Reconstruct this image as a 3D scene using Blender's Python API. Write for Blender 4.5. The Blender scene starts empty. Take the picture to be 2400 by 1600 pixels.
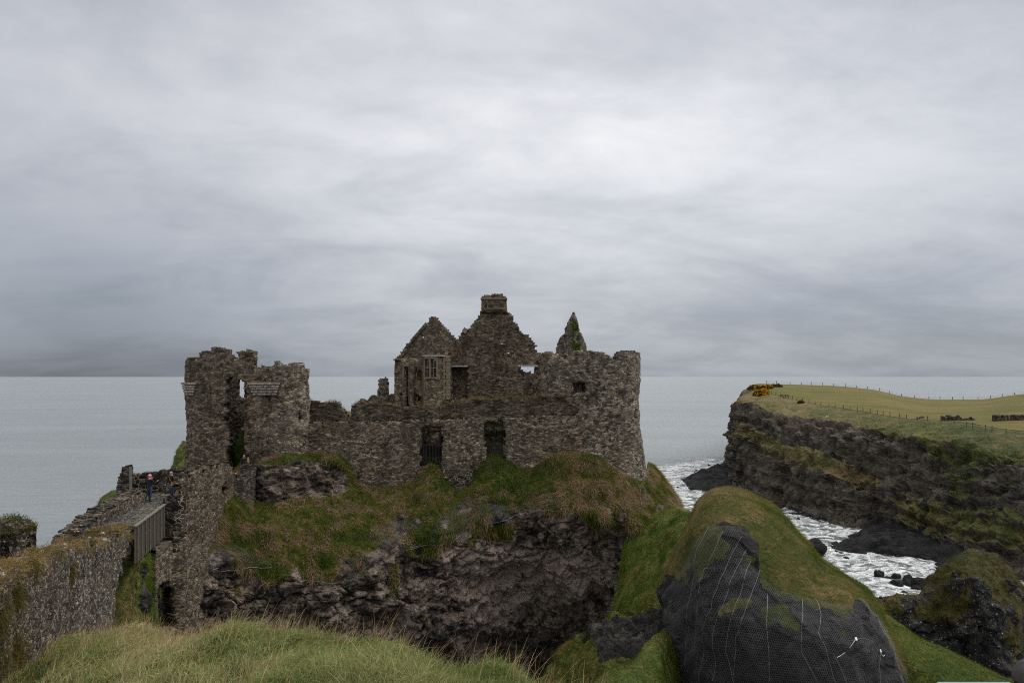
import bpy, bmesh, math, random
import numpy as np
from mathutils import Vector
F = 1867.0; HZ = 882.0; SEA = -35.0
R = math.radians
sc = bpy.context.scene
col = sc.collection
rng = np.random.default_rng(7)
random.seed(7)

def P(u, v, Y):            # point seen at photo pixel (u,v), Y metres ahead of the eye
    return np.array([(u-1200)/F*Y, Y, (HZ-v)/F*Y])
def X(u, Y): return (u-1200)/F*Y
def Zv(v, Y): return (HZ-v)/F*Y

# ---------------------------------------------------------------- noise
def _h(ix, iy, iz, s):
    n = (ix.astype(np.int64)*374761393 + iy.astype(np.int64)*668265263 + iz.astype(np.int64)*2147483647*3 + s*1274126177) & 0xffffffff
    n = ((n ^ (n >> 13))*1274126177) & 0xffffffff
    n = ((n ^ (n >> 15))*2246822519) & 0xffffffff
    return (n ^ (n >> 16)) / 4294967295.0
def vnoise(p, s=0):
    p = np.asarray(p, float)
    i = np.floor(p).astype(np.int64); f = p-i; f = f*f*f*(f*(f*6-15)+10)
    r = 0
    for dx in (0, 1):
        wx = f[:, 0] if dx else 1-f[:, 0]
        for dy in (0, 1):
            wy = f[:, 1] if dy else 1-f[:, 1]
            for dz in (0, 1):
                wz = f[:, 2] if dz else 1-f[:, 2]
                r = r + wx*wy*wz*_h(i[:, 0]+dx, i[:, 1]+dy, i[:, 2]+dz, s)
    return r*2-1
def fbm(p, o=4, s=0, g=0.5):
    p = np.asarray(p, float); r = 0; a = 1; t = 0
    for k in range(o):
        r = r + a*vnoise(p*(2.03**k)+17.3*k, s+k); t += a; a *= g
    return r/t*1.5
def vor(p, s=0):
    p = np.asarray(p, float); i = np.floor(p).astype(np.int64)
    d1 = np.full(len(p), 9.); d2 = np.full(len(p), 9.); cid = np.zeros(len(p))
    for dx in (-1, 0, 1):
        for dy in (-1, 0, 1):
            for dz in (-1, 0, 1):
                a, b, c = i[:, 0]+dx, i[:, 1]+dy, i[:, 2]+dz
                q = np.stack([a+_h(a, b, c, s+1), b+_h(a, b, c, s+2), c+_h(a, b, c, s+3)], 1)
                d = np.sqrt(((q-p)**2).sum(1)); h = _h(a, b, c, s+4)
                near = d < d1
                d2 = np.where(near, d1, np.minimum(d2, d)); cid = np.where(near, h, cid); d1 = np.where(near, d, d1)
    return d1, d2, cid
def sstep(a, b, x):
    t = np.clip((x-a)/(b-a), 0, 1); return t*t*(3-2*t)
def inpoly(x, y, poly):
    r = np.zeros(x.shape, bool); n = len(poly)
    for k in range(n):
        x1, y1 = poly[k]; x2, y2 = poly[(k+1) % n]
        if y1 == y2: continue
        c = ((y1 > y) != (y2 > y)) & (x < (x2-x1)*(y-y1)/(y2-y1)+x1)
        r ^= c
    return r

# ---------------------------------------------------------------- meshes
def tag(o, label=None, cat=None, group=None, kind=None):
    for k, v in (('label', label), ('category', cat), ('group', group), ('kind', kind)):
        if v: o[k] = v
    return o
def empty(name, loc=(0, 0, 0), rz=0, **kw):
    o = bpy.data.objects.new(name, None); col.objects.link(o)
    o.location = loc; o.rotation_euler = (0, 0, rz); o.empty_display_size = .3
    return tag(o, **kw)
def link(name, me, mats, parent=None):
    o = bpy.data.objects.new(name, me); col.objects.link(o)
    for m in (mats if isinstance(mats, (list, tuple)) else [mats]): me.materials.append(m)
    if parent is not None: o.parent = parent
    return o
def mesh(name, verts, faces, mats, parent=None, attrs=None, smooth=False, mi=None, world=True):
    """faces: (N,3) or (N,4) int array, or list of arrays. verts are world metres; moved into the parent's frame."""
    verts = np.asarray(verts, float).reshape(-1, 3)
    if parent is not None and world:
        verts = verts-np.array(parent.location)
        a = -parent.rotation_euler.z
        if a:
            c, s = math.cos(a), math.sin(a)
            verts = np.stack([verts[:, 0]*c-verts[:, 1]*s, verts[:, 0]*s+verts[:, 1]*c, verts[:, 2]], 1)
    if not isinstance(faces, list): faces = [faces]
    faces = [np.asarray(f, np.int32) for f in faces if len(f)]
    me = bpy.data.meshes.new(name)
    me.vertices.add(len(verts)); me.vertices.foreach_set('co', verts.astype(np.float32).ravel())
    tot = np.concatenate([np.full(len(f), f.shape[1], np.int32) for f in faces])
    lv = np.concatenate([f.ravel() for f in faces])
    me.loops.add(len(lv)); me.loops.foreach_set('vertex_index', lv)
    me.polygons.add(len(tot))
    me.polygons.foreach_set('loop_start', np.concatenate([[0], np.cumsum(tot)[:-1]]).astype(np.int32))
    if smooth: me.polygons.foreach_set('use_smooth', np.ones(len(tot), bool))
    if mi is not None: me.polygons.foreach_set('material_index', np.asarray(mi, np.int32))
    for k, a in (attrs or {}).items():
        a = np.asarray(a, float)
        if a.ndim == 1:
            at = me.attributes.new(k, 'FLOAT', 'POINT'); at.data.foreach_set('value', a.astype(np.float32))
        else:
            at = me.attributes.new(k, 'FLOAT_COLOR', 'POINT')
            at.data.foreach_set('color', np.concatenate([a, np.ones((len(a), 1))], 1).astype(np.float32).ravel())
    me.update(calc_edges=True)
    return link(name, me, mats, parent)

class MB:                  # collects boxes, bars and tubes for one mesh
    def __init__(s): s.v = []; s.f = []; s.n = 0
    def add(s, v, f):
        s.v.append(np.asarray(v, float)); s.f += [tuple(np.asarray(q)+s.n) for q in f]; s.n += len(v)
    def box(s, c, d, rz=0, tilt=0, jit=0):
        c = np.array(c, float); d = np.array(d, float)/2
        v = np.array([[x, y, z] for x in (-1, 1) for y in (-1, 1) for z in (-1, 1)], float)*d
        if jit: v += rng.uniform(-jit, jit, v.shape)
        if tilt:
            cc, ss = math.cos(tilt), math.sin(tilt); v = np.stack([v[:, 0]*cc+v[:, 2]*ss, v[:, 1], -v[:, 0]*ss+v[:, 2]*cc], 1)
        cc, ss = math.cos(rz), math.sin(rz); v = np.stack([v[:, 0]*cc-v[:, 1]*ss, v[:, 0]*ss+v[:, 1]*cc, v[:, 2]], 1)
        s.add(v+c, [(0, 1, 3, 2), (4, 6, 7, 5), (0, 4, 5, 1), (2, 3, 7, 6), (0, 2, 6, 4), (1, 5, 7, 3)])
    def bar(s, a, b, w, h=None, up=(0, 0, 1)):
        a = np.array(a, float); b = np.array(b, float); h = h or w; d = b-a; d /= np.linalg.norm(d)
        u = np.array(up, float)
        if abs(d@u) > .95: u = np.array([1., 0, 0])
        sx = np.cross(d, u); sx /= np.linalg.norm(sx); sy = np.cross(sx, d)
        v = [e+sx*i*w/2+sy*j*h/2 for e in (a, b) for i, j in ((-1, -1), (1, -1), (1, 1), (-1, 1))]
        s.add(v, [(0, 1, 2, 3), (7, 6, 5, 4), (0, 4, 5, 1), (1, 5, 6, 2), (2, 6, 7, 3), (3, 7, 4, 0)])
    def tube(s, pts, r, n=6):
        pts = np.asarray(pts, float); m = len(pts); r = np.full(m, r) if np.isscalar(r) else np.asarray(r, float)
        t = np.gradient(pts, axis=0); t /= np.linalg.norm(t, axis=1)[:, None]+1e-9
        V = []
        for k in range(m):
            u = np.array([0, 0, 1.]) if abs(t[k][2]) < .9 else np.array([1., 0, 0])
            a = np.cross(t[k], u); a /= np.linalg.norm(a); b = np.cross(t[k], a)
            for q in range(n):
                w = 2*math.pi*q/n; V.append(pts[k]+r[k]*(math.cos(w)*a+math.sin(w)*b))
        fs = [(k*n+q, k*n+(q+1) % n, (k+1)*n+(q+1) % n, (k+1)*n+q) for k in range(m-1) for q in range(n)]
        fs += [tuple(range(n)), tuple((m-1)*n+q for q in reversed(range(n)))]
        s.add(V, fs)
    def build(s, name, mats, parent=None, bevel=0, smooth=False, world=True):
        v = np.concatenate(s.v)
        if parent is not None and world:
            v = v-np.array(parent.location); a = -parent.rotation_euler.z
            if a:
                c, q = math.cos(a), math.sin(a); v = np.stack([v[:, 0]*c-v[:, 1]*q, v[:, 0]*q+v[:, 1]*c, v[:, 2]], 1)
        me = bpy.data.meshes.new(name); me.from_pydata(v.tolist(), [], [tuple(int(i) for i in f) for f in s.f])
        if smooth:
            for p in me.polygons: p.use_smooth = True
        me.update()
        o = link(name, me, mats, parent)
        if bevel:
            b = o.modifiers.new('Bevel', 'BEVEL'); b.width = bevel; b.segments = 2
        return o

# ---------------------------------------------------------------- lofts
def pchip(t, y, q):
    t = np.asarray(t, float); y = np.asarray(y, float); h = np.diff(t); sh = (-1,)+(1,)*(y.ndim-1)
    d = np.diff(y, axis=0)/h.reshape(sh)
    m = np.zeros_like(y); m[0] = d[0]; m[-1] = d[-1]
    if len(t) > 2:
        w1 = (2*h[1:]+h[:-1]).reshape(sh); w2 = (h[1:]+2*h[:-1]).reshape(sh)
        with np.errstate(divide='ignore', invalid='ignore'):
            mm = (w1+w2)/(w1/d[:-1]+w2/d[1:])
        m[1:-1] = np.where(d[:-1]*d[1:] > 0, mm, 0)
    q = np.asarray(q, float); i = np.clip(np.searchsorted(t, q, side='right')-1, 0, len(t)-2)
    hh = h[i]; x = (q-t[i])/hh; x = x.reshape(sh); hh = hh.reshape(sh)
    return (y[i]*(1+2*x)*(1-x)**2+m[i]*hh*x*(1-x)**2+y[i+1]*x*x*(3-2*x)+m[i+1]*hh*x*x*(x-1))
def loft(st, nu, segn):
    """st (stations, controls, 3): stations run left to right, controls from the back over the top down the front."""
    st = np.asarray(st, float); S, K, _ = st.shape
    L = np.linalg.norm(np.diff(st, axis=1), axis=2).mean(0)+1e-3
    t = np.concatenate([[0], np.cumsum(L)])
    q = np.concatenate([np.linspace(t[k], t[k+1], segn[k], endpoint=False) for k in range(K-1)]+[[t[-1]]])
    kc = np.interp(q, t, np.arange(K))
    g = np.stack([pchip(t, st[i], q) for i in range(S)])
    Ls = np.linalg.norm(np.diff(g, axis=0), axis=2).mean(1)+1e-3
    ts = np.concatenate([[0], np.cumsum(Ls)]); qs = np.linspace(0, ts[-1], nu)
    return pchip(ts, g, qs), np.interp(qs, ts, np.arange(S)), kc
def gnorm(g):
    n = np.cross(np.gradient(g, axis=1), np.gradient(g, axis=0)); return n/(np.linalg.norm(n, axis=2)[..., None]+1e-9)
def gfaces(nu, nv):
    a = np.arange(nu*nv).reshape(nu, nv)
    return np.stack([a[:-1, :-1], a[:-1, 1:], a[1:, 1:], a[1:, :-1]], -1).reshape(-1, 4)
def gmesh(name, g, mats, parent=None, attrs=None, smooth=False):
    nu, nv, _ = g.shape
    return mesh(name, g.reshape(-1, 3), gfaces(nu, nv), mats, parent, {k: np.asarray(a).reshape(nu*nv, *a.shape[2:]) for k, a in (attrs or {}).items()}, smooth)
def gsample(g, w, n):
    """n random points on grid g, cell weights w*(area): positions, normals, (fractional i, j)."""
    a = g[:-1, :-1]; b = g[1:, :-1]; c = g[:-1, 1:]; d = g[1:, 1:]
    ar = np.linalg.norm(np.cross(b-a, c-a), axis=2)
    ww = (ar*(w[:-1, :-1]+w[1:, 1:])/2).ravel(); ww = np.clip(ww, 0, None); ww /= ww.sum()
    k = rng.choice(len(ww), n, p=ww); i, j = np.unravel_index(k, ar.shape); x = rng.random((n, 1)); y = rng.random((n, 1))
    p = a[i, j]*(1-x)*(1-y)+b[i, j]*x*(1-y)+c[i, j]*(1-x)*y+d[i, j]*x*y
    return p, gnorm(g)[i, j], i, j
def blades(name, pos, dirn, length, width, droop, colr, mat, parent=None, seg=2):
    n = len(pos); V = []; C = []
    side = rng.normal(size=(n, 3)); side -= dirn*(side*dirn).sum(1)[:, None]; side /= np.linalg.norm(side, axis=1)[:, None]+1e-9
    L = length[:, None]; W = width[:, None]
    for k in range(seg):
        t = k/seg; c = pos+dirn*L*t+droop*L*t*t; w = W*(1-.6*t)/2
        V += [c-side*w, c+side*w]
    V.append(pos+dirn*L+droop*L)
    m = 2*seg+1
    v = np.stack(V, 1).reshape(-1, 3); b = (np.arange(n)*m)[:, None]
    qs = [b+np.array([[2*k, 2*k+1, 2*k+3, 2*k+2]]) for k in range(seg-1)]
    tr = b+np.array([[2*seg-2, 2*seg-1, 2*seg]])
    return mesh(name, v, ([np.concatenate(qs)] if qs else [])+[tr], mat, parent, {'Col': np.repeat(colr, m, axis=0)}, smooth=True)
def palette(n, cols, sel, jit=.18):
    """sel in 0..1 picks along the list of colours; jitter varies the brightness."""
    cols = np.asarray(cols, float); x = np.clip(sel, 0, .9999)*(len(cols)-1); i = x.astype(int); f = (x-i)[:, None]
    c = cols[i]*(1-f)+cols[i+1]*f
    return c*np.array([1.28, 1.12, .9])*(1+rng.uniform(-jit, jit, n))[:, None]

# ---------------------------------------------------------------- masonry
def path_eval(pts):
    pts = np.asarray(pts, float); L = np.linalg.norm(np.diff(pts, axis=0), axis=1); t = np.concatenate([[0], np.cumsum(L)])
    def f(s):
        s = np.asarray(s, float)
        p = np.stack([np.interp(s, t, pts[:, 0]), np.interp(s, t, pts[:, 1])], -1)
        e = .12; a = np.clip(s-e, 0, t[-1]); b = np.clip(s+e, 0, t[-1])
        d = np.stack([np.interp(b, t, pts[:, 0])-np.interp(a, t, pts[:, 0]), np.interp(b, t, pts[:, 1])-np.interp(a, t, pts[:, 1])], -1)
        d /= np.linalg.norm(d, axis=-1)[..., None]+1e-9
        return p, np.stack([-d[..., 1], d[..., 0]], -1)      # inward normal: left of the walking direction
    return f, t[-1]
def masonry(name, pts, z0, z1, inside, mat, parent, thick=.8, cell=.2, rough=.06, ragged=.25, batter=None, seed=0, block=.05):
    """A rough stone wall along the plan polyline pts (outer face on the right when walking it), kept where inside(u,v,s,z,x,y)."""
    f, L = path_eval(pts); ns = max(2, int(L/cell)); nz = max(2, int((z1-z0)/(cell*.8)))
    S, Z = np.meshgrid(np.linspace(0, L, ns+1), np.linspace(z0, z1, nz+1), indexing='ij')
    r2 = np.random.default_rng(seed+11)
    cs = L/ns; cz = (z1-z0)/nz
    Sc = (S[:-1, :-1]+S[1:, 1:])/2; Zc = (Z[:-1, :-1]+Z[1:, 1:])/2
    rz = r2.random((ns, nz)); q = np.stack([Sc.ravel()*1.3, Zc.ravel()*1.3, np.full(Sc.size, seed*3.1)], 1)
    dz = ragged*fbm(q*1.6, 3, seed).reshape(Sc.shape)+(rz-.5)*ragged*.5
    ds = ragged*fbm(q*1.6+50, 3, seed+5).reshape(Sc.shape)
    Se = np.clip(Sc+ds, 0, L); Ze = Zc+dz
    p, nn = f(Se)
    b = batter(Zc) if batter else 0.
    pe = p-nn*np.asarray(b)[..., None] if batter else p
    U = 1200+pe[..., 0]/pe[..., 1]*F; V = HZ-Ze/pe[..., 1]*F
    keep = inside(U, V, Se, Ze, pe[..., 0], pe[..., 1]) & (Zc > z0-1)
    # nodes
    js = r2.uniform(-.3, .3, S.shape)*cs; jz = r2.uniform(-.3, .3, S.shape)*cz
    js[0] = js[-1] = 0
    Sn = np.clip(S+js, 0, L); Zn = Z+jz
    p, nn = f(Sn); bb = batter(Zn) if batter else np.zeros(S.shape)
    w = np.stack([p[..., 0].ravel(), p[..., 1].ravel(), Zn.ravel()], 1)
    def disp(k):
        d = rough*1.1*fbm(w*.45+k, 3, seed+k)+rough*.6*fbm(w*2.6+k, 2, seed+7+k)
        _, _, cid = vor(w*np.array([3.2, 3.2, 5.2])+k, seed+k)
        return (d+block*(cid-.5)*1.4).reshape(S.shape)
    df = disp(1); db = disp(2)
    def at(dd):
        xy = p+nn*dd[..., None]; return np.stack([xy[..., 0], xy[..., 1], Zn], -1)
    A = at(-bb+df); B = at(np.full(S.shape, thick)+db)
    m = S.size; ix = np.arange(m).reshape(S.shape)
    a, b_, c, d = ix[:-1, :-1], ix[1:, :-1], ix[1:, 1:], ix[:-1, 1:]
    qf = np.stack([a, b_, c, d], -1)[keep]; qb = np.stack([a+m, d+m, c+m, b_+m], -1)[keep]
    K = np.pad(keep, 1)
    sides = []
    for (di, dj, e0, e1) in ((-1, 0, d, a), (1, 0, b_, c), (0, -1, a, b_), (0, 1, c, d)):
        edge = keep & ~K[1+di:1+di+ns, 1+dj:1+dj+nz]
        sides.append(np.stack([e1, e0, e0+m, e1+m], -1)[edge])
    allf = np.concatenate([qf, qb]+sides)
    v = np.concatenate([A.reshape(-1, 3), B.reshape(-1, 3)])
    used = np.unique(allf); re = np.full(len(v), -1); re[used] = np.arange(len(used))
    o = mesh(name, v[used], re[allf], mat, parent)
    top = []                                     # centres of the wall's top faces, for turf
    te = keep & ~K[1:1+ns, 2:2+nz]
    for w4 in ((A[:-1, 1:], B[:-1, 1:]),): top = (w4[0][te], w4[1][te])
    o_top[name + str(seed)] = top
    return o
o_top = {}
def prof(pts):
    pts = np.asarray(pts, float)
    return lambda u: np.interp(u, pts[:, 0], pts[:, 1])
def arc(cx, cy, r, a0, a1, n=24):
    return [(cx+r*math.cos(R(a)), cy+r*math.sin(R(a))) for a in np.linspace(a0, a1, n)]
def turf(name, tops, n, mat, parent, cols, L=(.15, .4), wd=.02, sub=1.0, seed=0, droop=.5):
    A, B = tops; m = len(A)
    if m == 0: return
    r2 = np.random.default_rng(seed); k = r2.integers(0, m, n); t = r2.random((n, 1))
    pos = A[k]*(1-t)+B[k]*t+r2.normal(size=(n, 3))*.08
    keep = fbm(pos*.8, 2, seed) > 1-2*sub
    pos = pos[keep]; n = len(pos)
    d = r2.normal(size=(n, 3))*.45+np.array([0, 0, 1]); d /= np.linalg.norm(d, axis=1)[:, None]
    dr = r2.normal(size=(n, 3))*.3+np.array([.15, -.1, -droop])
    c = palette(n, cols, np.clip(.5+.6*fbm(pos*1.1, 2, seed+3)+r2.normal(size=n)*.12, 0, 1))
    return tag(blades(name, pos, d, r2.uniform(L[0], L[1], n), r2.uniform(.6, 1.3, n)*wd, dr, c, mat, parent), kind='stuff')
# ---------------------------------------------------------------- materials
class NT:
    def __init__(s, name):
        s.m = bpy.data.materials.new(name); s.m.use_nodes = True; s.t = s.m.node_tree; s.t.nodes.clear()
        s.out = s.n('ShaderNodeOutputMaterial')
    def n(s, typ, **kw):
        x = s.t.nodes.new(typ)
        for k, v in kw.items(): setattr(x, k, v)
        return x
    def put(s, sock, v):
        if hasattr(v, 'is_linked') or isinstance(v, bpy.types.NodeSocket): s.t.links.new(v, sock)
        elif isinstance(v, (tuple, list)) and len(v) == 3 and sock.type == 'RGBA': sock.default_value = (*v, 1)
        else: sock.default_value = v
    def math(s, op, a, b=0., c=None, clamp=False):
        x = s.n('ShaderNodeMath', operation=op, use_clamp=clamp); s.put(x.inputs[0], a); s.put(x.inputs[1], b)
        if c is not None: s.put(x.inputs[2], c)
        return x.outputs[0]
    def mix(s, f, a, b, mode='MIX'):
        x = s.n('ShaderNodeMix', data_type='RGBA', blend_type=mode, clamp_factor=True)
        s.put(x.inputs[0], f); s.put(x.inputs[6], a); s.put(x.inputs[7], b); return x.outputs[2]
    def co(s, scale=(1, 1, 1), which='Object', rot=(0, 0, 0)):
        t = s.n('ShaderNodeTexCoord'); m = s.n('ShaderNodeMapping'); s.put(m.inputs[0], t.outputs[which])
        m.inputs['Scale'].default_value = scale; m.inputs['Rotation'].default_value = rot; return m.outputs[0]
    def noise(s, v, scale, detail=3, rough=.55, dist=0.):
        x = s.n('ShaderNodeTexNoise'); s.put(x.inputs['Vector'], v); s.put(x.inputs['Scale'], scale); s.put(x.inputs['Detail'], detail)
        s.put(x.inputs['Roughness'], rough); s.put(x.inputs['Distortion'], dist); return x.outputs
    def vor(s, v, scale, feat='F1', rnd=1.):
        x = s.n('ShaderNodeTexVoronoi', feature=feat); s.put(x.inputs['Vector'], v); s.put(x.inputs['Scale'], scale); s.put(x.inputs['Randomness'], rnd); return x.outputs
    def ramp(s, f, stops, interp='LINEAR'):
        x = s.n('ShaderNodeValToRGB'); x.color_ramp.interpolation = interp; e = x.color_ramp.elements
        while len(e) < len(stops): e.new(.5)
        for k, (p, c) in enumerate(stops):
            e[k].position = p; e[k].color = (*c, 1) if not np.isscalar(c) else (c, c, c, 1)
        s.put(x.inputs[0], f); return x.outputs[0]
    def rng(s, f, a, b, c=0., d=1.):
        x = s.n('ShaderNodeMapRange', interpolation_type='SMOOTHSTEP'); s.put(x.inputs[0], f)
        for k, v in zip((1, 2, 3, 4), (a, b, c, d)): s.put(x.inputs[k], v)
        return x.outputs[0]
    def attr(s, name): return s.n('ShaderNodeAttribute', attribute_name=name).outputs
    def bump(s, h, dist, strength=1., nrm=None):
        x = s.n('ShaderNodeBump'); s.put(x.inputs['Height'], h); s.put(x.inputs['Distance'], dist); s.put(x.inputs['Strength'], strength)
        if nrm is not None: s.put(x.inputs['Normal'], nrm)
        return x.outputs[0]
    def bsdf(s, colr, rough=.85, nrm=None, spec=.25, metal=0.):
        x = s.n('ShaderNodeBsdfPrincipled'); s.put(x.inputs['Base Color'], colr); s.put(x.inputs['Roughness'], rough)
        s.put(x.inputs['Specular IOR Level'], spec); s.put(x.inputs['Metallic'], metal)
        if nrm is not None: s.put(x.inputs['Normal'], nrm)
        return x.outputs[0]
    def done(s, sh): s.t.links.new(sh, s.out.inputs[0]); return s.m
    def geo_nz(s):
        g = s.n('ShaderNodeNewGeometry'); x = s.n('ShaderNodeSeparateXYZ'); s.put(x.inputs[0], g.outputs['Normal']); return x.outputs[2]

def stone(name, stops, mortar=(.2, .185, .165), scale=3.2, squash=1.7, mw=.06, lichen=.2, moss=.15, stain=.5, mortar_amt=.8, mossc=(.05, .065, .015), big=True):
    t = NT(name); c = t.co((1, 1, squash))
    wob = t.noise(c, 1.1, 2)['Color']
    cw = t.n('ShaderNodeVectorMath', operation='MULTIPLY_ADD'); t.put(cw.inputs[0], wob); cw.inputs[1].default_value = (.35,)*3; t.put(cw.inputs[2], c); cw = cw.outputs[0]
    v1 = t.vor(cw, scale); ve = t.vor(cw, scale, 'DISTANCE_TO_EDGE')
    v2 = t.vor(cw, scale*.52); e2 = t.vor(cw, scale*.52, 'DISTANCE_TO_EDGE'); bigst = t.rng(t.noise(t.co(), .9, 3, .6)['Fac'], .56, .60) if big else t.math('ADD', 0., 0.)
    ed = t.n('ShaderNodeMix', data_type='FLOAT'); t.put(ed.inputs[0], bigst); t.put(ed.inputs[2], ve['Distance']); t.put(ed.inputs[3], t.math('MULTIPLY', e2['Distance'], .8)); ve = {'Distance': ed.outputs[0]}
    sep = t.n('ShaderNodeSeparateColor'); t.put(sep.inputs[0], t.mix(bigst, v1['Color'], v2['Color']))
    base = t.ramp(sep.outputs[0], [(.06+.88*p, tuple(x*f for x in q)) for (p, q), f in zip(stops, (.78, .97, 1.05, 1.15) if len(stops) == 4 else (.75, 1., 1.2))])
    stk = t.noise(t.co((1.3, 1.3, .13)), 1., 4, .6, .3)['Fac']; pat = t.noise(t.co((1, 1, 1.6)), .8, 3, .5, .3)['Fac']; fine = t.noise(c, 9, 4, .65)['Fac']; big = t.noise(t.co(), .35, 4, .6)['Fac']; mid = t.noise(t.co((1, 1, .6)), 1.3, 3, .6)['Fac']
    base = t.mix(t.rng(fine, .3, .7), t.mix(1., base, (.62, .6, .58), 'MULTIPLY'), base)
    base = t.mix(t.math('MULTIPLY', t.rng(big, .42, .62), stain), base, t.mix(1., base, (.5, .47, .44), 'MULTIPLY'))
    base = t.mix(t.math('MULTIPLY', t.rng(stk, .52, .68), .55), base, t.mix(1., base, (.42, .39, .35), 'MULTIPLY'))
    base = t.mix(t.math('MULTIPLY', t.rng(pat, .55, .68), .6), base, t.mix(1., base, (1.55, 1.42, 1.22), 'MULTIPLY'))
    mm = t.math('MULTIPLY', t.math('SUBTRACT', 1., t.rng(ve['Distance'], mw*.35, mw)), t.math('MULTIPLY', t.rng(mid, .35, .6), mortar_amt))
    base = t.mix(mm, base, mortar)
    gap = t.math('SUBTRACT', 1., t.rng(ve['Distance'], 0., mw*.6))
    base = t.mix(t.math('MULTIPLY', gap, t.math('MULTIPLY', t.rng(mid, .66, .42), .8)), base, (.018, .017, .016))
    lp = t.noise(c, 5.5, 4, .7)['Fac']
    base = t.mix(t.math('MULTIPLY', t.rng(lp, .60, .70), lichen*1.6, clamp=True), base, (.40, .38, .34))
    mo = t.noise(t.co(), 1.7, 4, .7)['Fac']; up = t.rng(t.geo_nz(), .25, .8)
    mo = t.math('MULTIPLY', t.rng(t.math('ADD', mo, t.math('MULTIPLY', up, .13)), .60, .70), moss*2.2, clamp=True)
    base = t.mix(mo, base, mossc)
    base = t.mix(1., base, (1.08, 1.0, .87), 'MULTIPLY')
    h = t.math('ADD', t.rng(ve['Distance'], 0, .16), t.math('ADD', t.math('MULTIPLY', fine, .5), t.math('MULTIPLY', sep.outputs[1], .45)))
    return t.done(t.bsdf(base, .9, t.bump(h, .07, .9), .15))

def rockgrass(name, sc_=1., rock=None, grass=None, soil=(.075, .045, .035), strata=0., lich=.15, fuzz=.35, lth=(.62, .70), lsc=6.3):
    """Bare rock, with turf where the surface's own 'grass' attribute says so and bare soil where 'soil' does."""
    t = NT(name); c = t.co()
    n1 = t.noise(c, .5*sc_, 5, .62, .3)['Fac']; n2 = t.noise(c, 2.2*sc_, 6, .68, .2)['Fac']; n3 = t.noise(c, 9*sc_, 4, .7)['Fac']
    rock = rock or [(.0, (.007, .007, .007)), (.38, (.015, .014, .013)), (.55, (.033, .029, .026)), (.72, (.062, .054, .047)), (1, (.13, .115, .1))]
    f = t.math('ADD', t.math('MULTIPLY', n1, .5), t.math('MULTIPLY', n2, .5))
    cl = t.vor(t.co((1, 1, 1.5)), 1.1*sc_); cs = t.n('ShaderNodeSeparateColor'); t.put(cs.inputs[0], cl['Color'])
    f = t.math('ADD', f, t.math('MULTIPLY', t.math('SUBTRACT', cs.outputs[0], .5), .16))
    if strata:
        st = t.noise(t.co((.06, .06, 1.), rot=(R(3), R(5), 0)), strata, 5, .7, .25)['Fac']; vs = t.noise(t.co((.5, .5, .07)), 1., 5, .65, .3)['Fac']; st = t.math('ADD', t.math('MULTIPLY', st, .5), t.math('MULTIPLY', vs, .5))
        f = t.math('ADD', t.math('MULTIPLY', f, .45), t.math('MULTIPLY', st, .55))
    rc = t.ramp(f, [(.32+.36*p, q) for p, q in rock])
    rc = t.mix(t.rng(n3, .35, .65), t.mix(1., rc, (.6, .6, .6), 'MULTIPLY'), rc)
    rc = t.mix(t.math('MULTIPLY', t.rng(t.noise(c, lsc*sc_, 4, .75)['Fac'], *lth), lich), rc, (.42, .41, .38))
    so = t.attr('soil')['Fac']
    sf = t.math('MULTIPLY', t.rng(t.math('ADD', so, t.math('MULTIPLY', t.math('SUBTRACT', n2, .5), 1.2)), .35, .65), .85)
    rc = t.mix(sf, rc, t.mix(t.rng(n3, .3, .7), tuple(.6*x for x in soil), tuple(1.35*x for x in soil)))
    grass = grass or [(.0, (.022, .032, .008)), (.4, (.04, .055, .013)), (.62, (.075, .072, .026)), (.8, (.12, .095, .05)), (1, (.15, .115, .07))]
    gn = t.math('ADD', t.math('MULTIPLY', t.noise(t.co((1, 1, .35)), 1.5*sc_, 5, .65, .4)['Fac'], .6), t.math('MULTIPLY', t.noise(t.co((1, 1, .25)), 7*sc_, 4, .7)['Fac'], .4))
    dry = t.attr('dry')['Fac']
    gc = t.ramp(t.math('ADD', gn, t.math('MULTIPLY', t.math('SUBTRACT', dry, .5), .3)), [(.3+.4*p, q) for p, q in grass])
    ga = t.attr('grass')['Fac']
    gf = t.rng(t.math('ADD', ga, t.math('MULTIPLY', t.math('SUBTRACT', n2, .5), fuzz*2)), .42, .58)
    gc = t.mix(1., gc, (1.25, 1.1, .9), 'MULTIPLY'); base = t.mix(gf, rc, gc)
    crack = t.vor(t.co((1, 1, 1.3)), 1.6*sc_, 'DISTANCE_TO_EDGE')['Distance']
    h = t.math('ADD', t.math('MULTIPLY', n2, 1.2), t.math('ADD', t.math('MULTIPLY', n3, .35), t.math('MULTIPLY', t.rng(crack, 0, .12), .25)))
    h = t.math('ADD', h, t.math('MULTIPLY', gn, t.math('MULTIPLY', gf, .4)))
    bp = t.bump(h, .28/sc_, 1.)
    return t.done(t.bsdf(base, t.math('ADD', .75, t.math('MULTIPLY', gf, .2)), bp, .2))

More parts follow.
